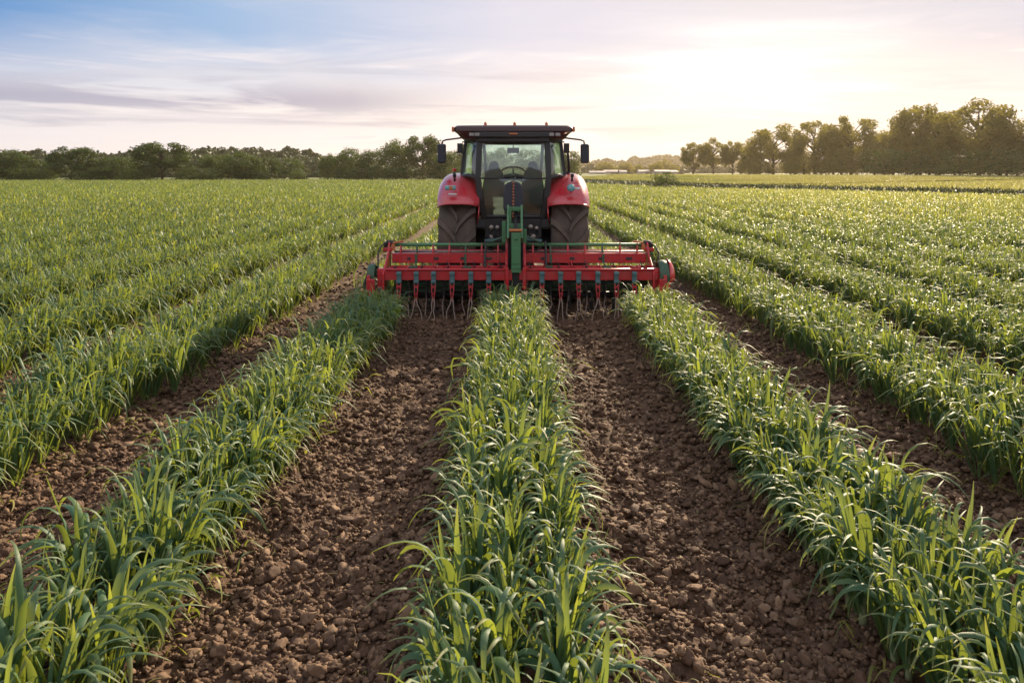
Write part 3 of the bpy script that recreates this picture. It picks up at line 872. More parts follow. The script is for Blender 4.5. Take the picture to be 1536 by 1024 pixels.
for x in (-.90, .90):
    b = MB(); b.box((x, -.70, 2.635), (.035, .10, .075)); b.build('marker_lamp', 'ochre', roof, bevel=.01)
for x in (-.42, .02, .50):
    b = MB(); b.lathe([(-.02, .022), (.012, .022), (.03, .018), (.038, .002)], (x, -.6, 2.715), 'z', 12); b.build('beacon', 'ochre', roof)
# mirrors
for s in (-1, 1):
    b = MB(); b.tube([(s * .72, -.05, 2.53), (s * .80, -.10, 2.535), (s * 1.05, -.17, 2.50), (s * 1.10, -.18, 2.48), (s * 1.112, -.18, 2.42)], .013, 8)
    arm = b.build('mirror_arm', 'darkmetal', tr)
    b = MB(); b.box((s * 1.115, -.19, 2.285), (.135, .075, .30)); mh = b.build('mirror_housing', 'navy', arm, bevel=.03, seg=4)
    b = MB(); b.box((s * 1.115, -.232, 2.285), (.105, .006, .265)); b.build('mirror_face', 'navy', mh, bevel=.002)
    # side work lamp and post
    b = MB(); b.tube([(s * .74, -.1, 2.49), (s * .80, -.14, 2.46)], .012, 6); b.box((s * .83, -.18, 2.37), (.085, .08, .15))
    b.build('side_work_lamp', 'black', tr, bevel=.02)
b = MB(); b.tube([(.86, -.12, 2.3), (.875, -.12, 1.98)], .022, 8); b.tube([(.86, -.12, 2.0), (.86, -.14, 1.9)], .03, 8); b.build('exhaust_pipe', 'darkmetal', tr)
b = MB(); b.tube([(-.91, -.3, 1.93), (-.91, -.3, 2.0)], .02, 8); b.build('lamp_post', 'darkmetal', tr)
b = MB(); b.lathe([(-.02, .001), (-.02, .03), (.02, .03), (.03, .001)], (-.91, -.3, 2.03), 'z', 12); b.build('red_lamp', 'redlens', tr)

# cab interior
b = MB(); b.box((0, .15, 1.22), (1.28, 1.55, .16)); b.box((0, .62, 1.50), (1.15, .5, .5), taper=(.9, .7)); b.build('cab_floor', 'black', tr, bevel=.03)
for x in (-.30, .30):
    st = MB(); st.box((x, -.02, 1.52), (.42, .44, .14)); so = st.build('driver_seat', 'seat', tr, bevel=.05, seg=3)
    st = MB()
    wv = [(-.20, 1.52), (-.215, 1.80), (-.17, 2.02), (-.10, 2.10), (-.085, 2.16), (-.05, 2.20), (.05, 2.20), (.085, 2.16), (.10, 2.10), (.17, 2.02), (.215, 1.80), (.20, 1.52)]
    st.prism([(x + p * .82, q - .035) for p, q in wv], 'y', -.30, -.20); st.build('seat_back', 'seat', so, bevel=.03, seg=3)
b = MB(); b.tube([(0, .75, 1.4), (0, .45, 1.93)], .035, 8); col_ = b.build('steering_column', 'console', tr)
b = MB()
wheelc = Vector((0, .42, 1.98)); ux, uy = Vector((1, 0, 0)), Vector((0, .75, .42)).normalized()
b.tube([wheelc + (ux * math.cos(2 * math.pi * k / 28) + uy * math.sin(2 * math.pi * k / 28)) * .21 for k in range(29)], .017, 8, cap=False)
for a in (90, 210, 330): b.tube([wheelc, wheelc + (ux * math.cos(R(a)) + uy * math.sin(R(a))) * .21], .013, 6)
b.build('steering_wheel', 'black', tr)
b = MB()
b.grid(lambda u, v: (-.33 + .66 * u, .55 + .35 * v, 1.72 + .24 * math.sin(math.pi * u) ** .7 - .1 * v), 10, 4); b.box((0, .72, 1.66), (.62, .3, .2))
b.build('dashboard', 'console', tr, bevel=.02)
b = MB(); b.box((0, .78, 2.36), (.20, .04, .09)); b.tube([(0, .80, 2.45), (0, .79, 2.38)], .01, 6); b.build('rear_view_mirror', 'black', tr, bevel=.02)
for s in (-1, 1):
    b = MB(); b.tube([(s * .45, -.55, 2.44), (s * .43, -.5, 2.2), (s * .42, -.48, 1.98)], [.03, .022, .022], 8); b.build('window_strut', 'steel', tr)

# hood, chassis, axle
b = MB()
hp = [(-.40, 1.05), (-.42, 1.45), (-.36, 1.70), (-.22, 1.80), (.22, 1.80), (.36, 1.70), (.42, 1.45), (.40, 1.05)]
n8 = len(hp); vs = [(x, 1.08, z) for x, z in hp] + [(x * .95, 2.6, (z - 1.0) * .9 + 1.0) for x, z in hp] + [(x * .8, 3.45, (z - 1.0) * .68 + .95) for x, z in hp]
fs_ = [(i * n8 + k, i * n8 + (k + 1) % n8, (i + 1) * n8 + (k + 1) % n8, (i + 1) * n8 + k) for i in range(2) for k in range(n8)] + [list(range(n8))[::-1], [2 * n8 + k for k in range(n8)]]
b.add(vs, fs_); b.build('hood', 'red', tr, bevel=.04, seg=3)
b = MB(); b.box((0, 1.7, .78), (.5, 3.4, .5)); b.box((0, -.1, .85), (.62, .75, .75)); b.tube([(-.62, 0, .93), (.62, 0, .93)], .17, 16); b.tube([(-.7, 2.75, .66), (.7, 2.75, .66)], .08, 10)
b.box((0, -.48, 1.15), (.86, .30, .30)); b.box((-.30, -.56, .98), (.20, .14, .16)); b.box((.30, -.56, .98), (.22, .14, .18))
b.build('rear_axle_housing', 'darkmetal', tr, bevel=.02)
b = MB()
for x, z, r_ in ((-.33, 1.17, .035), (-.24, 1.17, .03), (.26, 1.18, .035), (.35, 1.16, .03), (.30, 1.03, .04), (-.34, 1.02, .04)):
    b.lathe([(-.06, .001), (-.06, r_), (.03, r_)], (x, -.64, z), 'y', 12)
b.build('hydraulic_couplers', 'steel', tr)
b = MB()
for s in (-1, 1):
    b.tube([(s * .20, -.62, 1.15), (s * .24, -.85, 1.02), (s * .17, -1.05, 1.0), (s * .10, -1.12, 1.1)], .012, 7)
    b.tube([(s * .34, -.62, 1.03), (s * .42, -.9, .86), (s * .30, -1.1, .88), (s * .14, -1.15, 1.0)], .012, 7)
b.build('hydraulic_hoses', 'black', tr)
for s in (-1, 1):
    b = MB()
    b.bar((s * .42, -.35, .72), (s * .40, -1.08, .80), .05, .09); b.tube([(s * .33, -.5, 1.25), (s * .40, -.9, .80)], .022, 8)
    b.build('lower_lift_arm', 'darkmetal', tr, bevel=.01)
b = MB()
for s in (-1, 1):
    b.bar((s * .12, -.95, 1.02), (s * .42, -.98, 1.00), .03, .035); 
b.build('drawbar_stay', 'teal', tr, bevel=.006)
# navy hitch cover with its rounded head
b = MB(); prof = [(-.145, 1.44), (-.148, 1.70), (-.13, 1.80), (-.085, 1.85), (0, 1.865), (.085, 1.85), (.13, 1.80), (.148, 1.70), (.145, 1.44)]
b.prism(prof, 'y', -.98, -.72); b.build('hitch_cover', 'navy', tr, bevel=.025, seg=3)
b = MB()
for k in range(12):
    b.box((.003 * math.sin(k * 1.7), -1.0 - .001 * k, 1.845 - .045 * k), (.028, .022, .024), rot=(0, .5 * (k % 3), 0))
b.build('lift_chain', 'ochre', tr, bevel=.005)

# ------------------------------------------------------------------ cultivator
cu = empty('row_cultivator', (.05, 11.0, 0))
tag(cu, 'wide red and green row cultivator with hanging tines hitched behind the tractor', 'cultivator')
TPX = [598, 624, 650, 678, 706, 733, 813, 841, 868, 897, 925, 952]
tx = [(p - 773.5) * 10.8 / 1195 for p in TPX]
# top green tubes, one per side
for a, b_ in ((-1.76, -.13), (.13, 1.86)):
    b = MB(); b.tube([(a, .40, .96), (b_, .40, .96)], .026, 10); b.build('top_tube', 'green', cu)
    # upper box beam, flanged
    b = MB(); b.box(((a + b_) / 2 - .0, .34, .772), (b_ - a - .02, .11, .125)); b.box(((a + b_) / 2, .345, .842), (b_ - a, .14, .012))
    ub = b.build('upper_beam', 'impred', cu, bevel=.008)
    b = MB(); b.box(((a + b_) / 2, .62, .835), (b_ - a - .15, .06, .07)); b.build('front_beam', 'impred', cu, bevel=.01)
    # lower tool beam and the tray behind it
    b = MB(); b.box(((a + b_) / 2, -.08, .59), (b_ - a + .16, .13, .13)); b.box(((a + b_) / 2, .12, .655), (b_ - a + .04, .26, .012)); b.box(((a + b_) / 2, .24, .668), (b_ - a + .02, .02, .03))
    b.build('lower_beam', 'impred', cu, bevel=.014)
    b = MB(); b.tube([(a - .02, -.155, .672), (b_ + .02, -.155, .672)], .017, 8); b.build('lower_rail', 'impred', cu)
    b = MB(); b.tube([(a + .02, .47, .855), (b_ - .02, .47, .855)], .014, 8); b.build('cross_rail', 'steel', cu)
    for k in range(9):
        x = a + .08 + (b_ - a - .16) * k / 8
        b = MB(); b.box((x, .12, .672), (.018, .24, .02)); b.tube([(x, .22, .68), (x - .015, .26, .74)], .008, 5); b.build('tray_rib', 'impred' if k % 2 else 'darkmetal', cu, bevel=.003)
    # uprights that carry the tube
    n = 7
    for k in range(n):
        x = a + .12 + (b_ - a - .24) * k / (n - 1)
        b = MB()
        b.prism([(.34, .85), (.44, .85), (.42, .985), (.385, .985)], 'x', x - .012, x + .012)
        b.box((x, .278, .775), (.035, .012, .13)); b.tube([(x, .29, .72), (x + .02, .16, .66)], .007, 6)
        b.build('bracket', 'dgreen' if k % 3 == 1 else 'impred', cu, bevel=.004)
    for k in range(4):
        x = a + .25 + (b_ - a - .5) * k / 3
        b = MB(); b.box((x, .282, .775), (.09 if k % 2 else .05, .010, .04)); b.build('beam_slot', 'black', ub, bevel=.006)
        b = MB(); b.box((x + .08, .14, .672), (.11, .16, .02)); b.lathe([(0, .001), (0, .016), (.014, .016), (.015, .001)], (x + .08, .1, .682), 'z', 6); b.build('tray_plate', 'impred' if k % 2 else 'dgreen', cu, bevel=.004)
    # roller and hoe rotor below
    b = MB(); b.tube([(a + .1, .15, .44), (b_ - .02, .15, .44)], .068, 16); b.build('roller_tube', 'dgreen', cu)
    b = MB(); b.box(((a + b_) / 2, .30, .52), (b_ - a, .30, .05)); b.box(((a + b_) / 2, .22, .40), (b_ - a - .1, .05, .14)); b.build('rotor_housing', 'dgreen', cu, bevel=.01)
    rt = MB(); rt.tube([(a + .05, .30, .26), (b_ - .02, .30, .26)], .05, 12)
    x = a + .12; k = 0
    while x < b_ - .08:
        rt.lathe([(-.006, .03), (-.006, .13), (.006, .13), (.006, .03)], (x, .30, .26), 'x', 14)
        for j in range(6):
            an = 2 * math.pi * j / 6 + k * .35
            rt.bar((x, .30 + math.cos(an) * .11, .26 + math.sin(an) * .11), (x + .035, .30 + math.cos(an + .35) * .235, .26 + math.sin(an + .35) * .235), .028, .010, (1, 0, 0))
        x += .125; k += 1
    rt.build('hoe_rotor', 'darkmetal', cu)
    for k in range(5):
        x = a + .3 + (b_ - a - .5) * k / 4
        b = MB(); b.tube([(x, .2, .46), (x + .02, .05, .33), (x, -.02, .20)], .016, 7); b.box((x, -.02, .17), (.05, .02, .12), rot=(.3, 0, 0)); b.build('hoe_share', 'darkmetal', cu, bevel=.004)
# tine units
for q, x in enumerate(tx):
    rr3 = random.Random(40 + q)
    b = MB(); b.box((x, -.165, .565), (.062, .045, .165)); b.box((x, -.20, .62), (.07, .03, .035)); b.box((x, -.20, .51), (.07, .03, .035))
    for zz in (.62, .51):
        for sx in (-.022, .022): b.lathe([(-.012, .001), (-.012, .010), (.0, .010)], (x + sx, -.215, zz), 'y', 6)
    cl = b.build('tine_clamp', 'teal', cu, bevel=.005)
    b = MB()
    for s in (-1, 1):
        b.bar((x + s * .026, -.18, .50), (x + s * .020, -.20, .36), .012, .045, (0, 1, 0)); b.bar((x + s * .020, -.20, .365), (x + s * .006, -.215, .25), .012, .035, (0, 1, 0))
    b.box((x, -.19, .44), (.05, .04, .03)); b.box((x, -.19, .35), (.04, .03, .02))
    b.build('tine_shank', 'impred', cu, bevel=.004)
    for s in (-1, 1):
        o1 = rr3.uniform(-.05, .06) + s * .035; o2 = rr3.uniform(-.03, .03)
        b = MB(); b.tube([(x + s * .008, -.215, .30), (x + s * .02, -.25, .22), (x + o1 * .8, -.27, .13), (x + o1 + o2, -.30, .05), (x + o1 + o2 * 2, -.36 - .05 * rr3.random(), .0)], [.0085, .008, .0075, .006, .003], 7)
        b.build('tine', 'tine', cu)
for q in range(len(tx) - 1):
    if q == 5: continue
    x = (tx[q] + tx[q + 1]) / 2; rr3 = random.Random(80 + q)
    b = MB(); b.box((x, .02, .50), (.035, .04, .14)); b.bar((x, .03, .45), (x, .02, .27), .022, .03, (0, 1, 0)); sh = b.build('rear_shank', 'darkmetal', cu, bevel=.004)
    b = MB(); b.tube([(x, .01, .29), (x + rr3.uniform(-.03, .03), -.03, .18), (x + rr3.uniform(-.06, .06), -.10, .05), (x + rr3.uniform(-.08, .08), -.16, -.01)], [.010, .009, .008, .004], 7); b.build('tine', 'tine', sh)
# middle: red cheeks, green column and headstock
for s in (-1, 1):
    b = MB(); b.prism([(-.16, .40), (.10, .42), (.48, .66), (.50, 1.02), (.40, 1.04), (.28, .95), (-.02, .72), (-.16, .70)], 'x', s * .125 - .018, s * .125 + .018)
    for (yy, zz) in ((-.08, .60), (-.08, .50), (.1, .66), (.34, .8), (.4, .96)):
        b.lathe([(s * .018, .022), (s * .034, .020), (s * .035, .001)], (s * .125, yy, zz), 'x', 8)
    b.box((s * .118, -.17, .55), (.045, .02, .30))
    b.build('centre_plate', 'impred', cu, bevel=.006)
b = MB(); b.box((.005, -.12, .90), (.128, .12, .54)); b.box((.005, -.185, .86), (.11, .012, .22)); b.box((.005, -.185, .70), (.12, .012, .02)); b.lathe([(-.02, .001), (-.02, .022), (0, .022)], (.005, -.18, 1.10), 'y', 12)
b.build('centre_column', 'green', cu, bevel=.010)
b = MB(); b.box((0, .10, .50), (.22, .40, .24)); b.tube([(-.11, .1, .5), (.11, .1, .5)], .10, 14); b.build('dark_gap_fill', 'darkmetal', cu, bevel=.01)  # added dark block, closes the pale gap below the column
hs = MB()
for x0 in (-.105, .085):
    hs.prism([(-.14, 1.10), (.20, 1.00), (.30, 1.20), (.26, 1.52), (.18, 1.54), (.06, 1.28)], 'x', x0 - .016, x0 + .016)
hs.box((-.01, .20, 1.48), (.21, .06, .06)); hs.box((-.01, .10, 1.22), (.19, .05, .12)); hs.box((-.075, .12, 1.36), (.03, .04, .3)); hs.box((-.16, .18, 1.16), (.06, .1, .30)); hs.box((.13, .2, 1.10), (.05, .08, .2))
hs.build('headstock', 'green', cu, bevel=.008)
b = MB(); b.tube([(0, .22, 1.42), (0, -.0, 1.22), (0, -.08, 1.12)], [.03, .022, .022], 8); b.build('top_link', 'darkmetal', cu)
b = MB(); b.lathe([(-.09, .001), (-.09, .02), (.09, .02), (.09, .001)], (.0, -.10, 1.20), 'x', 10); b.build('top_link_pin', 'ochre', cu)
for s in (-1, 1):
    b = MB(); b.prism([(.16, .66), (.55, .70), (.50, .98), (.36, 1.02)], 'x', s * .43 - .014, s * .43 + .014); b.build('hitch_plate', 'darkmetal', cu, bevel=.005)
    b = MB(); b.tube([(s * .43, .44, .95), (s * .3, .35, 1.02), (s * .10, .2, 1.12)], .016, 8); b.build('headstock_stay', 'dgreen', cu)
# end frames
for s in (-1, 1):
    ex = -1.80 if s < 0 else 1.88
    b = MB(); b.prism([(-.18, .38), (.02, .38), (.46, .62), (.50, .98), (.36, 1.0), (.24, .84), (-.05, .70), (-.18, .62)], 'x', ex - .014, ex + .014)
    b.box((ex + s * .05, -.06, .55), (.08, .12, .26)); b.box((ex + s * .02, .36, .90), (.13, .12, .05))
    for (yy, zz) in ((-.1, .6), (-.1, .48), (.3, .8), (.42, .93)): b.lathe([(s * .012, .022), (s * .03, .02), (s * .032, .001)], (ex, yy, zz), 'x', 8)
    b.build('end_plate', 'impred', cu, bevel=.006)
    b = MB(); b.lathe([(-.05, .001), (-.05, .038), (.05, .038), (.05, .001)], (ex + s * .0, .40, .985), 'x', 12); b.box((ex + s * .06, .40, .93), (.05, .07, .14)); b.build('tube_bearing', 'darkmetal', cu, bevel=.006)
    b = MB(); b.box((ex - s * .12, .38, 1.0), (.16, .03, .025), rot=(0, s * .15, 0)); b.box((ex - s * .06, .34, .93), (.05, .04, .09)); b.build('tube_catch', 'ochre', cu, bevel=.005)
    b = MB(); b.tube([(ex + s * .02, .38, .99), (ex + s * .10, .30, .96), (ex + s * .135, .22, .85), (ex + s * .12, .12, .68), (ex + s * .06, .0, .50)], .012, 7); b.build('hydraulic_hose', 'black', cu)
    # side guard: green arch, red disc inside
    gx = -2.02 if s < 0 else 2.05
    rg, zg = (.165, .565) if s < 0 else (.205, .575)
    def arch(u, v, gx=gx, s=s):
        a = math.pi * (1.12 - u * 1.2)
        return (gx - s * .09 + s * (.14 if s > 0 else .10) * v, .02 + math.cos(a) * rg, zg + math.sin(a) * (rg - .03 * (2 * v - 1) ** 2))
    b = MB(); b.grid(arch, 16, 6); b.build('side_guard', 'dgreen', cu, solid=.012)
    if s > 0:
        b = MB(); b.grid(lambda u, v: (gx + .05 + .07 * v, .02 + math.cos(math.pi * (1.12 - u * 1.2)) * (rg + .008 - .08 * v), zg + math.sin(math.pi * (1.12 - u * 1.2)) * (rg + .008 - .08 * v * v)), 16, 4); b.build('guard_cap', 'red', cu, solid=.01)
    b = MB(); b.lathe([(s * -.02, .001), (s * -.02, .10), (s * .0, .145), (s * .012, .145), (s * .02, .10), (s * .05, .05), (s * .055, .001)], (gx + s * .03, .02, zg - .12), 'x', 28)
    b.build('side_disc', 'red' if s > 0 else 'darkmetal', cu)
    b = MB(); b.bar((ex + s * .02, .1, .60), (gx, .05, .64), .05, .06); b.build('guard_arm', 'dgreen', cu, bevel=.01)
    b = MB(); b.bar((gx - s * .02, -.18, .60), (gx - s * .02, -.20, .34), .05, .04, (0, 1, 0)); b.build('guard_post', 'impred', cu, bevel=.01)
    b = MB(); b.box((gx - s * .06, -.22, .46), (.10, .03, .18)); b.bar((gx - s * .06, -.22, .40), (gx - s * .04, -.26, .16), .03, .03, (0, 1, 0)); b.build('guard_bracket', 'impred', cu, bevel=.01)

# ------------------------------------------------------------------ trees
def crown_mesh(name, lobes, nleaf, size, r, material, shell=.55):
    """lobes: (x,y,z,rx,ry,rz); leaf clumps as many small folded faces"""
    vol = np.array([l[3] * l[4] * l[5] for l in lobes]) ** .72; vol /= vol.sum()
    which = r.choice(len(lobes), nleaf, p=vol)
    Lb = np.array(lobes)[which]
    u = r.normal(size=(nleaf, 3)); u /= np.linalg.norm(u, axis=1)[:, None]
    rad = 1 - np.abs(r.normal(0, .22, nleaf)) ** 1.0
    rad = np.clip(rad, .15, 1.08)
    # lumpy surface so that each lobe is broken up
    lump = 1 + .26 * np.sin(u[:, 0] * 7 + which * 1.3) * np.sin(u[:, 1] * 6 + which) + .16 * np.sin(u[:, 2] * 11 + which * 2.1 + u[:, 0] * 5)
    p = Lb[:, :3] + u * (rad * lump)[:, None] * Lb[:, 3:6]
    n_ = u + r.normal(0, .33, (nleaf, 3)); n_ /= np.linalg.norm(n_, axis=1)[:, None]
    t1 = np.cross(n_, r.normal(size=(nleaf, 3))); t1 /= np.linalg.norm(t1, axis=1)[:, None]
    t2 = np.cross(n_, t1)
    s = size * r.uniform(.55, 1.35, nleaf)
    a, b_ = s[:, None] * t1, (s * r.uniform(.5, .8, nleaf))[:, None] * t2
    fo = n_ * (s * .25)[:, None]
    V = np.stack([p - a, p - b_ * .9 + fo, p + a, p + b_ + fo], 1).reshape(-1, 3)
    i = np.arange(nleaf) * 4
    return np_mesh(name, V, [np.stack([i, i + 1, i + 2, i + 3], 1)], material, {'rnd': np.repeat(.55 * r.random(nleaf) + .45 * r.random(len(lobes))[which], 4)}, smooth=False)

def tree_proto(kind, seed, nleaf, material):
    """unit tree: height 1, crown width about 1 as well; returns (crown mesh, trunk mesh)"""
    r = np.random.default_rng(seed); lobes = []
    if kind == 'oval':
        lobes.append((0, 0, .45, .24, .24, .30)); n, zc_, rx, rz_, ls = 20, .52, .32, .37, .135
    elif kind == 'open':
        n, zc_, rx, rz_, ls = 26, .57, .37, .38, .105
    elif kind == 'round':
        lobes.append((0, 0, .38, .28, .28, .30)); n, zc_, rx, rz_, ls = 19, .48, .36, .38, .14
    else:                                           # bush / low
        lobes.append((0, 0, .34, .36, .36, .32)); n, zc_, rx, rz_, ls = 10, .42, .32, .32, .17
    limbs = []
    for k in range(n):
        th = 2 * math.pi * (k * .618 + r.random() * .15); ph = math.asin(np.clip(-.75 + 1.7 * (k + .5) / n, -1, 1))
        q = r.uniform(.72, 1.14)
        c_ = (math.cos(th) * math.cos(ph) * rx * q, math.sin(th) * math.cos(ph) * rx * q, zc_ + math.sin(ph) * rz_ * q)
        s_ = ls * r.uniform(.7, 1.35)
        lobes.append((*c_, s_ * 1.1, s_ * 1.1, s_ * .85)); limbs.append(c_)
    if kind != 'open':                              # skirt reaching low
        for k in range(6):
            th = k * 1.05 + r.random(); lobes.append((math.cos(th) * .30, math.sin(th) * .30, .16 + .05 * r.random(), .15, .15, .15))
    cm = crown_mesh('crown', lobes, nleaf, .019, r, material)
    b = MB(); b.tube([(0, 0, -.03), (.004, 0, .12), (-.006, .004, .32), (.008, 0, .55), (0, 0, .78)], [.026, .020, .016, .010, .003], 8)
    for k, c_ in enumerate(limbs):
        if k % 2 == 0 or kind == 'open':
            z0 = max(.12, c_[2] - .22); m_ = (c_[0] * .45, c_[1] * .45, (z0 + c_[2]) / 2 + .01)
            b.tube([(0, 0, z0), m_, c_], [.010, .007, .003], 5)
    o = b.build('trunk', 'bark'); tm = o.data; bpy.data.objects.remove(o)
    return cm, tm
PR = {}
for kind, seeds in (('oval', (1, 2, 3)), ('open', (4, 5, 6)), ('round', (7, 8)), ('bush', (9,))):
    for s_ in seeds:
        PR.setdefault(kind, []).append(tree_proto(kind, s_, {'oval': 8500, 'open': 8000, 'round': 8500, 'bush': 4500}[kind], M['treeleaf']))
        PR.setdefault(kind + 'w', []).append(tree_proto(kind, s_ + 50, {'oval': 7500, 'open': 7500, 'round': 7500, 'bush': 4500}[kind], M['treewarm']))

def tree(kind, px, top, wpx, D, label, group, cat='tree', name='broadleaf_tree', base_z=None, wf=1.18):
    x = (px - 768) * D / F; g = float(rise(x, D)) if base_z is None else base_z
    h = CAM_H + (HY - top) * D / F - g
    if kind.startswith('bush'): h *= 1.28
    wd = wpx * D / F * wf
    cm, tm = random.choice(PR[kind])
    o = empty(name, (x, D, g - .05), random.uniform(0, 6.28)); o.scale = (wd, wd, h)
    tag(o, label, cat, group)
    link('crown', cm, o); link('trunk', tm, o)
    return o
random.seed(31)
GL = 'trees lining the far left edge of the field'
left = [
    ('oval', -55, 224, 70, 172, 'dark broad tree just beyond the left edge of the picture'),
    ('oval', 14, 222, 72, 176, 'broad dark tree at the left end of the far tree line'),
    ('round', 62, 236, 52, 184, 'low rounded tree between the two tall trees at the far left'),
    ('open', 107, 217, 62, 176, 'tall open-topped tree, second tall one from the left end of the tree line'),
    ('round', 168, 229, 76, 180, 'wide low rounded tree left of the tallest tree of the left tree line'),
    ('open', 243, 211, 82, 176, 'tallest tree of the left tree line, with a wide loose crown'),
    ('bush', 285, 246, 44, 182, 'small pale shrubby tree right of the tallest left tree'),
    ('oval', 318, 228, 46, 186, 'narrow dark tree beside the big oval tree of the left line'),
    ('round', 363, 223, 66, 178, 'big smooth oval tree standing midway in the left tree line'),
    ('oval', 405, 230, 34, 184, 'slim tree right of the big oval tree on the left'),
    ('bush', 436, 237, 40, 180, 'pale green rounded small tree at the gap in the left tree line'),
    ('bush', 448, 256, 26, 176, 'tiny round bush in front of the gap in the left tree line'),
    ('oval', 492, 229, 34, 192, 'slim dark tree just right of the gap in the tree line'),
    ('oval', 523, 220, 46, 190, 'dark tree second from the gap in the tree line'),
    ('round', 556, 218, 48, 194, 'dark rounded tree midway between the gap and the tractor'),
    ('oval', 594, 207, 54, 190, 'tall dark tree left of the one beside the tractor mirror'),
    ('open', 634, 201, 58, 188, 'tallest loose-crowned tree directly left of the tractor mirror'),
    ('round', 668, 222, 52, 186, 'yellow green rounded tree behind the left tractor mirror'),
    ('oval', 700, 214, 50, 196, 'tree seen behind the left edge of the tractor cab'),
    ('round', 745, 217, 56, 200, 'tree seen through the left part of the cab rear window'),
    ('round', 798, 219, 60, 202, 'tree seen through the right part of the cab rear window'),
    ('oval', 850, 221, 44, 204, 'tree just right of the tractor cab behind the right mirror'),
]
for k in left: tree(*k, GL)
GR = 'trees lining the field on the right'
right = [
    ('openw', 1040, 209, 34, 262, 'small open tree at the left end of the right-hand tree line'),
    ('openw', 1070, 206, 36, 256, 'second small tree from the left end of the right-hand tree line'),
    ('openw', 1099, 207, 32, 252, 'slender tree with gaps low down in the right-hand tree line'),
    ('ovalw', 1124, 209, 30, 246, 'narrow tree left of the tall loose tree below the sun'),
    ('openw', 1160, 186, 68, 236, 'tall loose-crowned tree glowing below the bright sun'),
    ('ovalw', 1192, 216, 40, 232, 'lower rounded tree right of the glowing loose-crowned tree'),
    ('openw', 1222, 176, 58, 222, 'tall tree third of the big ones right of the sun'),
    ('ovalw', 1250, 186, 52, 216, 'broad tree between two taller open trees right of the sun'),
    ('openw', 1277, 170, 66, 208, 'tall open-topped tree in the middle of the right-hand tree line'),
    ('roundw', 1312, 192, 60, 202, 'rounded olive tree right of the middle of the right-hand line'),
    ('ovalw', 1340, 180, 48, 198, 'dark tree left of the twin tall trees on the right'),
    ('open', 1374, 156, 62, 190, 'left one of the twin tall trees on the right'),
    ('round', 1394, 196, 62, 184, 'low rounded tree in front of the twin tall trees'),
    ('open', 1408, 158, 62, 186, 'right one of the twin tall trees on the right'),
    ('round', 1432, 190, 52, 178, 'rounded dark tree left of the tallest right-hand tree'),
    ('open', 1468, 149, 98, 172, 'tallest and widest tree of the right-hand line'),
    ('round', 1498, 192, 60, 168, 'low dark tree at the foot of the tallest right-hand tree'),
    ('oval', 1526, 172, 60, 164, 'dark tree at the right edge of the picture'),
    ('oval', 1585, 168, 80, 158, 'dark tree beyond the right edge of the picture'),
]
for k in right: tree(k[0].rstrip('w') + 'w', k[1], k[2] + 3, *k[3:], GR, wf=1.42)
# a lower shrubby belt below the right-hand trees
names = ['at the foot of the sunlit loose tree', 'below the tall tree right of the sun', 'below the middle of the right-hand line', 'left of the twin tall trees',
         'below the twin tall trees', 'left of the tallest right-hand tree', 'at the far right below the dark trees']
for q, (px, top, wpx, D) in enumerate([(1140, 240, 40, 232), (1206, 232, 56, 218), (1262, 226, 60, 204), (1326, 224, 60, 190), (1380, 226, 60, 180), (1440, 224, 62, 168), (1510, 224, 66, 158)]):
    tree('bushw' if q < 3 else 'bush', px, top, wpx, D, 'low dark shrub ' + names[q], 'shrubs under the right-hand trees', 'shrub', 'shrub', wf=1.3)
for q, (px, top, wpx, D) in enumerate([(40, 252, 60, 174), (135, 250, 60, 174), (205, 252, 60, 173), (300, 252, 60, 176), (385, 253, 50, 177), (540, 250, 70, 186), (610, 250, 70, 184), (680, 250, 60, 182)]):
    tree('bush', px, top, wpx, D, 'low dark undergrowth shrub ' + ['at the left end of the tree line', 'between the two left tall trees', 'left of the tallest left tree', 'right of the tallest left tree',
         'beside the big oval left tree', 'right of the gap in the tree line', 'midway from the gap to the tractor', 'just left of the tractor'][q], 'shrubs under the left trees', 'shrub', 'shrub', wf=1.3)
tree('bush', 1000, 259, 40, 93, 'single rounded bush standing alone beside the ditch on the right', None, 'bush', 'field_bush', wf=1.15)
tree('bush', 960, 262, 8, 190, 'tiny bush on the hedge line right of the tractor', None, 'bush', 'field_bush')
# hazy single trees beyond, right of the tractor
for q, (px, top, wpx, D) in enumerate([(908, 240, 30, 420), (938, 241, 24, 430), (957, 244, 14, 440), (985, 241, 20, 400), (998, 238, 18, 460), (1012, 246, 14, 430)]):
    tree('roundw', px, top, wpx, D, 'hazy far tree ' + ['just right of the right fender', 'left of the pale sheds on the right', 'by the small pale shed', 'dome-shaped, above the lone bush', 'taller one behind the dome-shaped tree', 'nearest the right-hand tree line'][q],
         'hazy trees beyond the fields', base_z=-.5, wf=1.3)

# ------------------------------------------------------------------ hills and forest
def ridge(px, pts):
    return np.interp(px, [p[0] for p in pts], [p[1] for p in pts])
def make_hill(name, D, pts, label, depth=160):
    """a long ridge whose skyline follows the list of (px, py) points"""
    n = 90; pxs = np.linspace(pts[0][0], pts[-1][0], n); V = []
    m = 14
    for j in range(m + 1):
        v = j / m
        for q in range(n):
            y = D + depth * v; xx = (pxs[q] - 768) * D / F
            top = CAM_H + (HY - ridge(pxs[q], pts)) * D / F
            V.append((xx, y, max(-1.5, top) * math.sin(math.pi * (.0 + v)) ** .8 - 1.5 * (1 - math.sin(math.pi * v))))
    f_ = np.array([(j * n + q, j * n + q + 1, (j + 1) * n + q + 1, (j + 1) * n + q) for j in range(m) for q in range(n - 1)])
    me = np_mesh(name, np.array(V), [f_], M['hill'])
    return tag(link(name, me), label, None, None, 'structure')
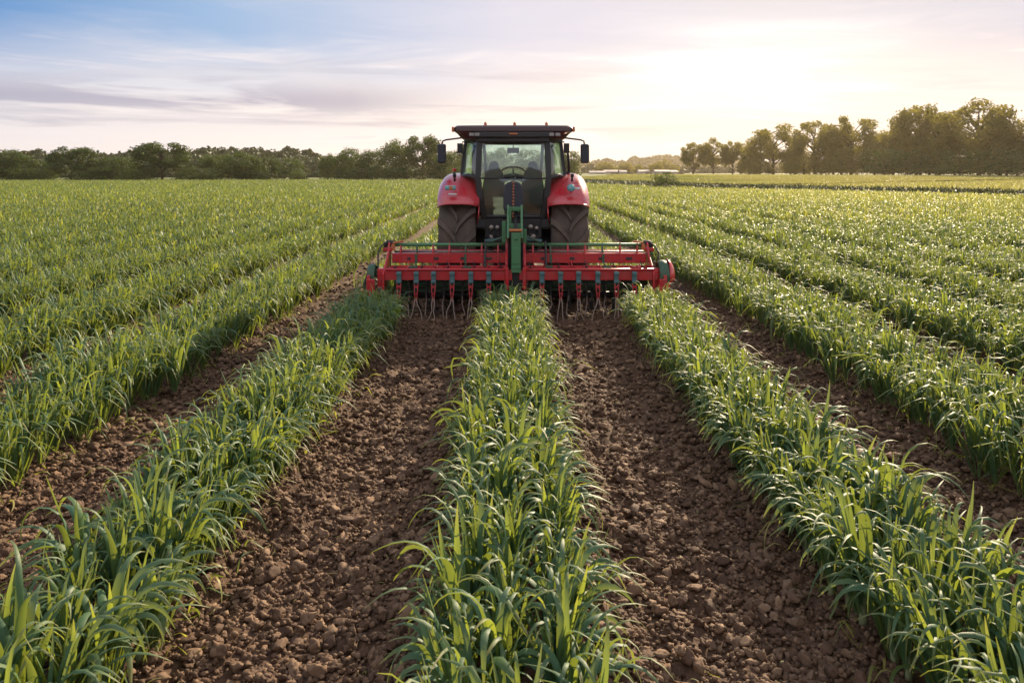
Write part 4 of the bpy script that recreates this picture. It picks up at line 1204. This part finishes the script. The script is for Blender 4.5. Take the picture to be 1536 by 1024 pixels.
def forest(name, D0, D1, pts, th, n, leafs, label, size):
    r = np.random.default_rng(int(D0)); VS = []; R_ = []
    for q in range(n):
        px = r.uniform(pts[0][0], pts[-1][0]); f_ = r.random(); D = D0 + (D1 - D0) * f_
        top = CAM_H + (HY - ridge(px, pts)) * D / F
        ztop = top * (.35 + .65 * f_) + r.normal(0, .06) * th
        x = (px - 768) * D / F; hh = th * r.uniform(.7, 1.2); wv = hh * r.uniform(.38, .55)
        u = r.normal(size=(leafs, 3)); u /= np.linalg.norm(u, axis=1)[:, None]; u[:, 2] = np.abs(u[:, 2]) * 1.0 - .35
        lump = 1 + .25 * np.sin(u[:, 0] * 6 + q) * np.sin(u[:, 1] * 5 + 2 * q)
        p = np.array([x, D, ztop - hh * .45]) + u * np.array([wv, wv, hh * .45]) * (lump * r.uniform(.75, 1.05, leafs))[:, None]
        nn_ = u + r.normal(0, .5, (leafs, 3)); nn_ /= np.linalg.norm(nn_, axis=1)[:, None]
        t1 = np.cross(nn_, r.normal(size=(leafs, 3))); t1 /= np.linalg.norm(t1, axis=1)[:, None]; t2 = np.cross(nn_, t1)
        s = size * r.uniform(.6, 1.3, leafs)[:, None]
        VS.append(np.stack([p - t1 * s, p - t2 * s * .7, p + t1 * s, p + t2 * s * .7], 1).reshape(-1, 3)); R_.append(np.repeat(r.random(leafs) * .6 + .4 * r.random(), 4))
    V = np.concatenate(VS); i = np.arange(len(V) // 4) * 4
    me = np_mesh(name, V, [np.stack([i, i + 1, i + 2, i + 3], 1)], M['farleaf'], {'rnd': np.concatenate(R_)}, smooth=False)
    return tag(link(name, me), label, 'forest', None, 'stuff')
LP = [(-160, 222), (0, 223), (60, 222), (110, 225), (150, 226), (200, 221), (280, 217), (340, 216), (400, 218), (450, 219), (480, 224), (520, 233), (600, 242)]
make_hill('wooded_hill', 300, [(a, b + 9) for a, b in LP], 'low wooded hill behind the left tree line')
forest('hill_forest', 285, 380, LP, 11, 520, 240, 'continuous forest covering the hill behind the left trees', .8)
RP = [(560, 242), (700, 240), (860, 236), (890, 234), (930, 238), (950, 234), (985, 232), (1010, 230), (1060, 234), (1130, 238), (1500, 240)]
make_hill('far_hill', 1100, [(a, b + 11) for a, b in RP], 'distant hazy hill on the horizon right of the tractor', 300)
forest('far_forest', 1030, 1260, RP, 24, 800, 150, 'distant hazy forest on the hill right of the tractor', 2.6)
MP = [(840, 246), (900, 244), (940, 247), (1000, 246), (1080, 247), (1200, 246)]
forest('valley_woods', 520, 600, MP, 10, 90, 200, 'low hazy woods behind the pale sheds', 1.3)

# far pale sheds
def shed(px0, px1, top, bot, D, label, nm='shed'):
    x0, x1 = (px0 - 768) * D / F, (px1 - 768) * D / F; zt = CAM_H + (HY - top) * D / F; zb = CAM_H + (HY - bot) * D / F - 1.0
    o = empty(nm, ((x0 + x1) / 2, D, zb)); tag(o, label, 'shed', 'pale farm sheds far away right of the tractor')
    w_, h_ = x1 - x0, zt - zb; eh = h_ * .72
    b = MB(); b.prism([(-5, 0), (5, 0), (5, eh), (0, h_ - .15), (-5, eh)], 'x', -w_ / 2, w_ / 2); b.build('wall', 'wall', o)
    b = MB()
    for s in (-1, 1): b.add([(-w_ / 2 - .3, s * 5.5, eh - .1), (w_ / 2 + .3, s * 5.5, eh - .1), (w_ / 2 + .3, 0, h_), (-w_ / 2 - .3, 0, h_)], [(0, 1, 2, 3)])
    b.build('roof', 'whiteroof', o, solid=.12)
    for k in range(max(1, int(w_ / 9))):
        b = MB(); b.box((-w_ / 2 + 4.5 + k * 9, -5.06, eh * .45), (3.2, .12, eh * .5)); b.build('door', 'winglass', o)
shed(884, 906, 256.5, 261, 380, 'long pale shed nearest the tractor right fender')
shed(906, 926, 255, 261, 395, 'pale grey shed half hidden by hazy trees')
shed(929, 938, 255.5, 260, 385, 'small warm coloured shed between the hazy trees')
shed(957, 972, 255, 260, 400, 'small pale shed left of the lone bush')
shed(981, 1002, 255, 259.5, 370, 'long low shed with a pale roof above the lone bush')
shed(1004, 1014, 255.5, 259.5, 385, 'small pale shed next to the right-hand tree line')

# ------------------------------------------------------------------ haze
HAZE = True
if HAZE:
    b = MB(); b.box((0, 730, 20), (2400, 1600, 48))
    # box spans z -4 .. 244
    hm = mat('haze_air', lambda t, out: t.put(out.inputs['Volume'], t.node('ShaderNodeVolumePrincipled', ins={'Color': (1.0, .84, .64), 'Density': .00013, 'Anisotropy': .55})))
    o = b.build('haze', hm); o.visible_shadow = True
    tag(o, 'thin warm evening haze over the fields', 'haze', None, 'stuff')
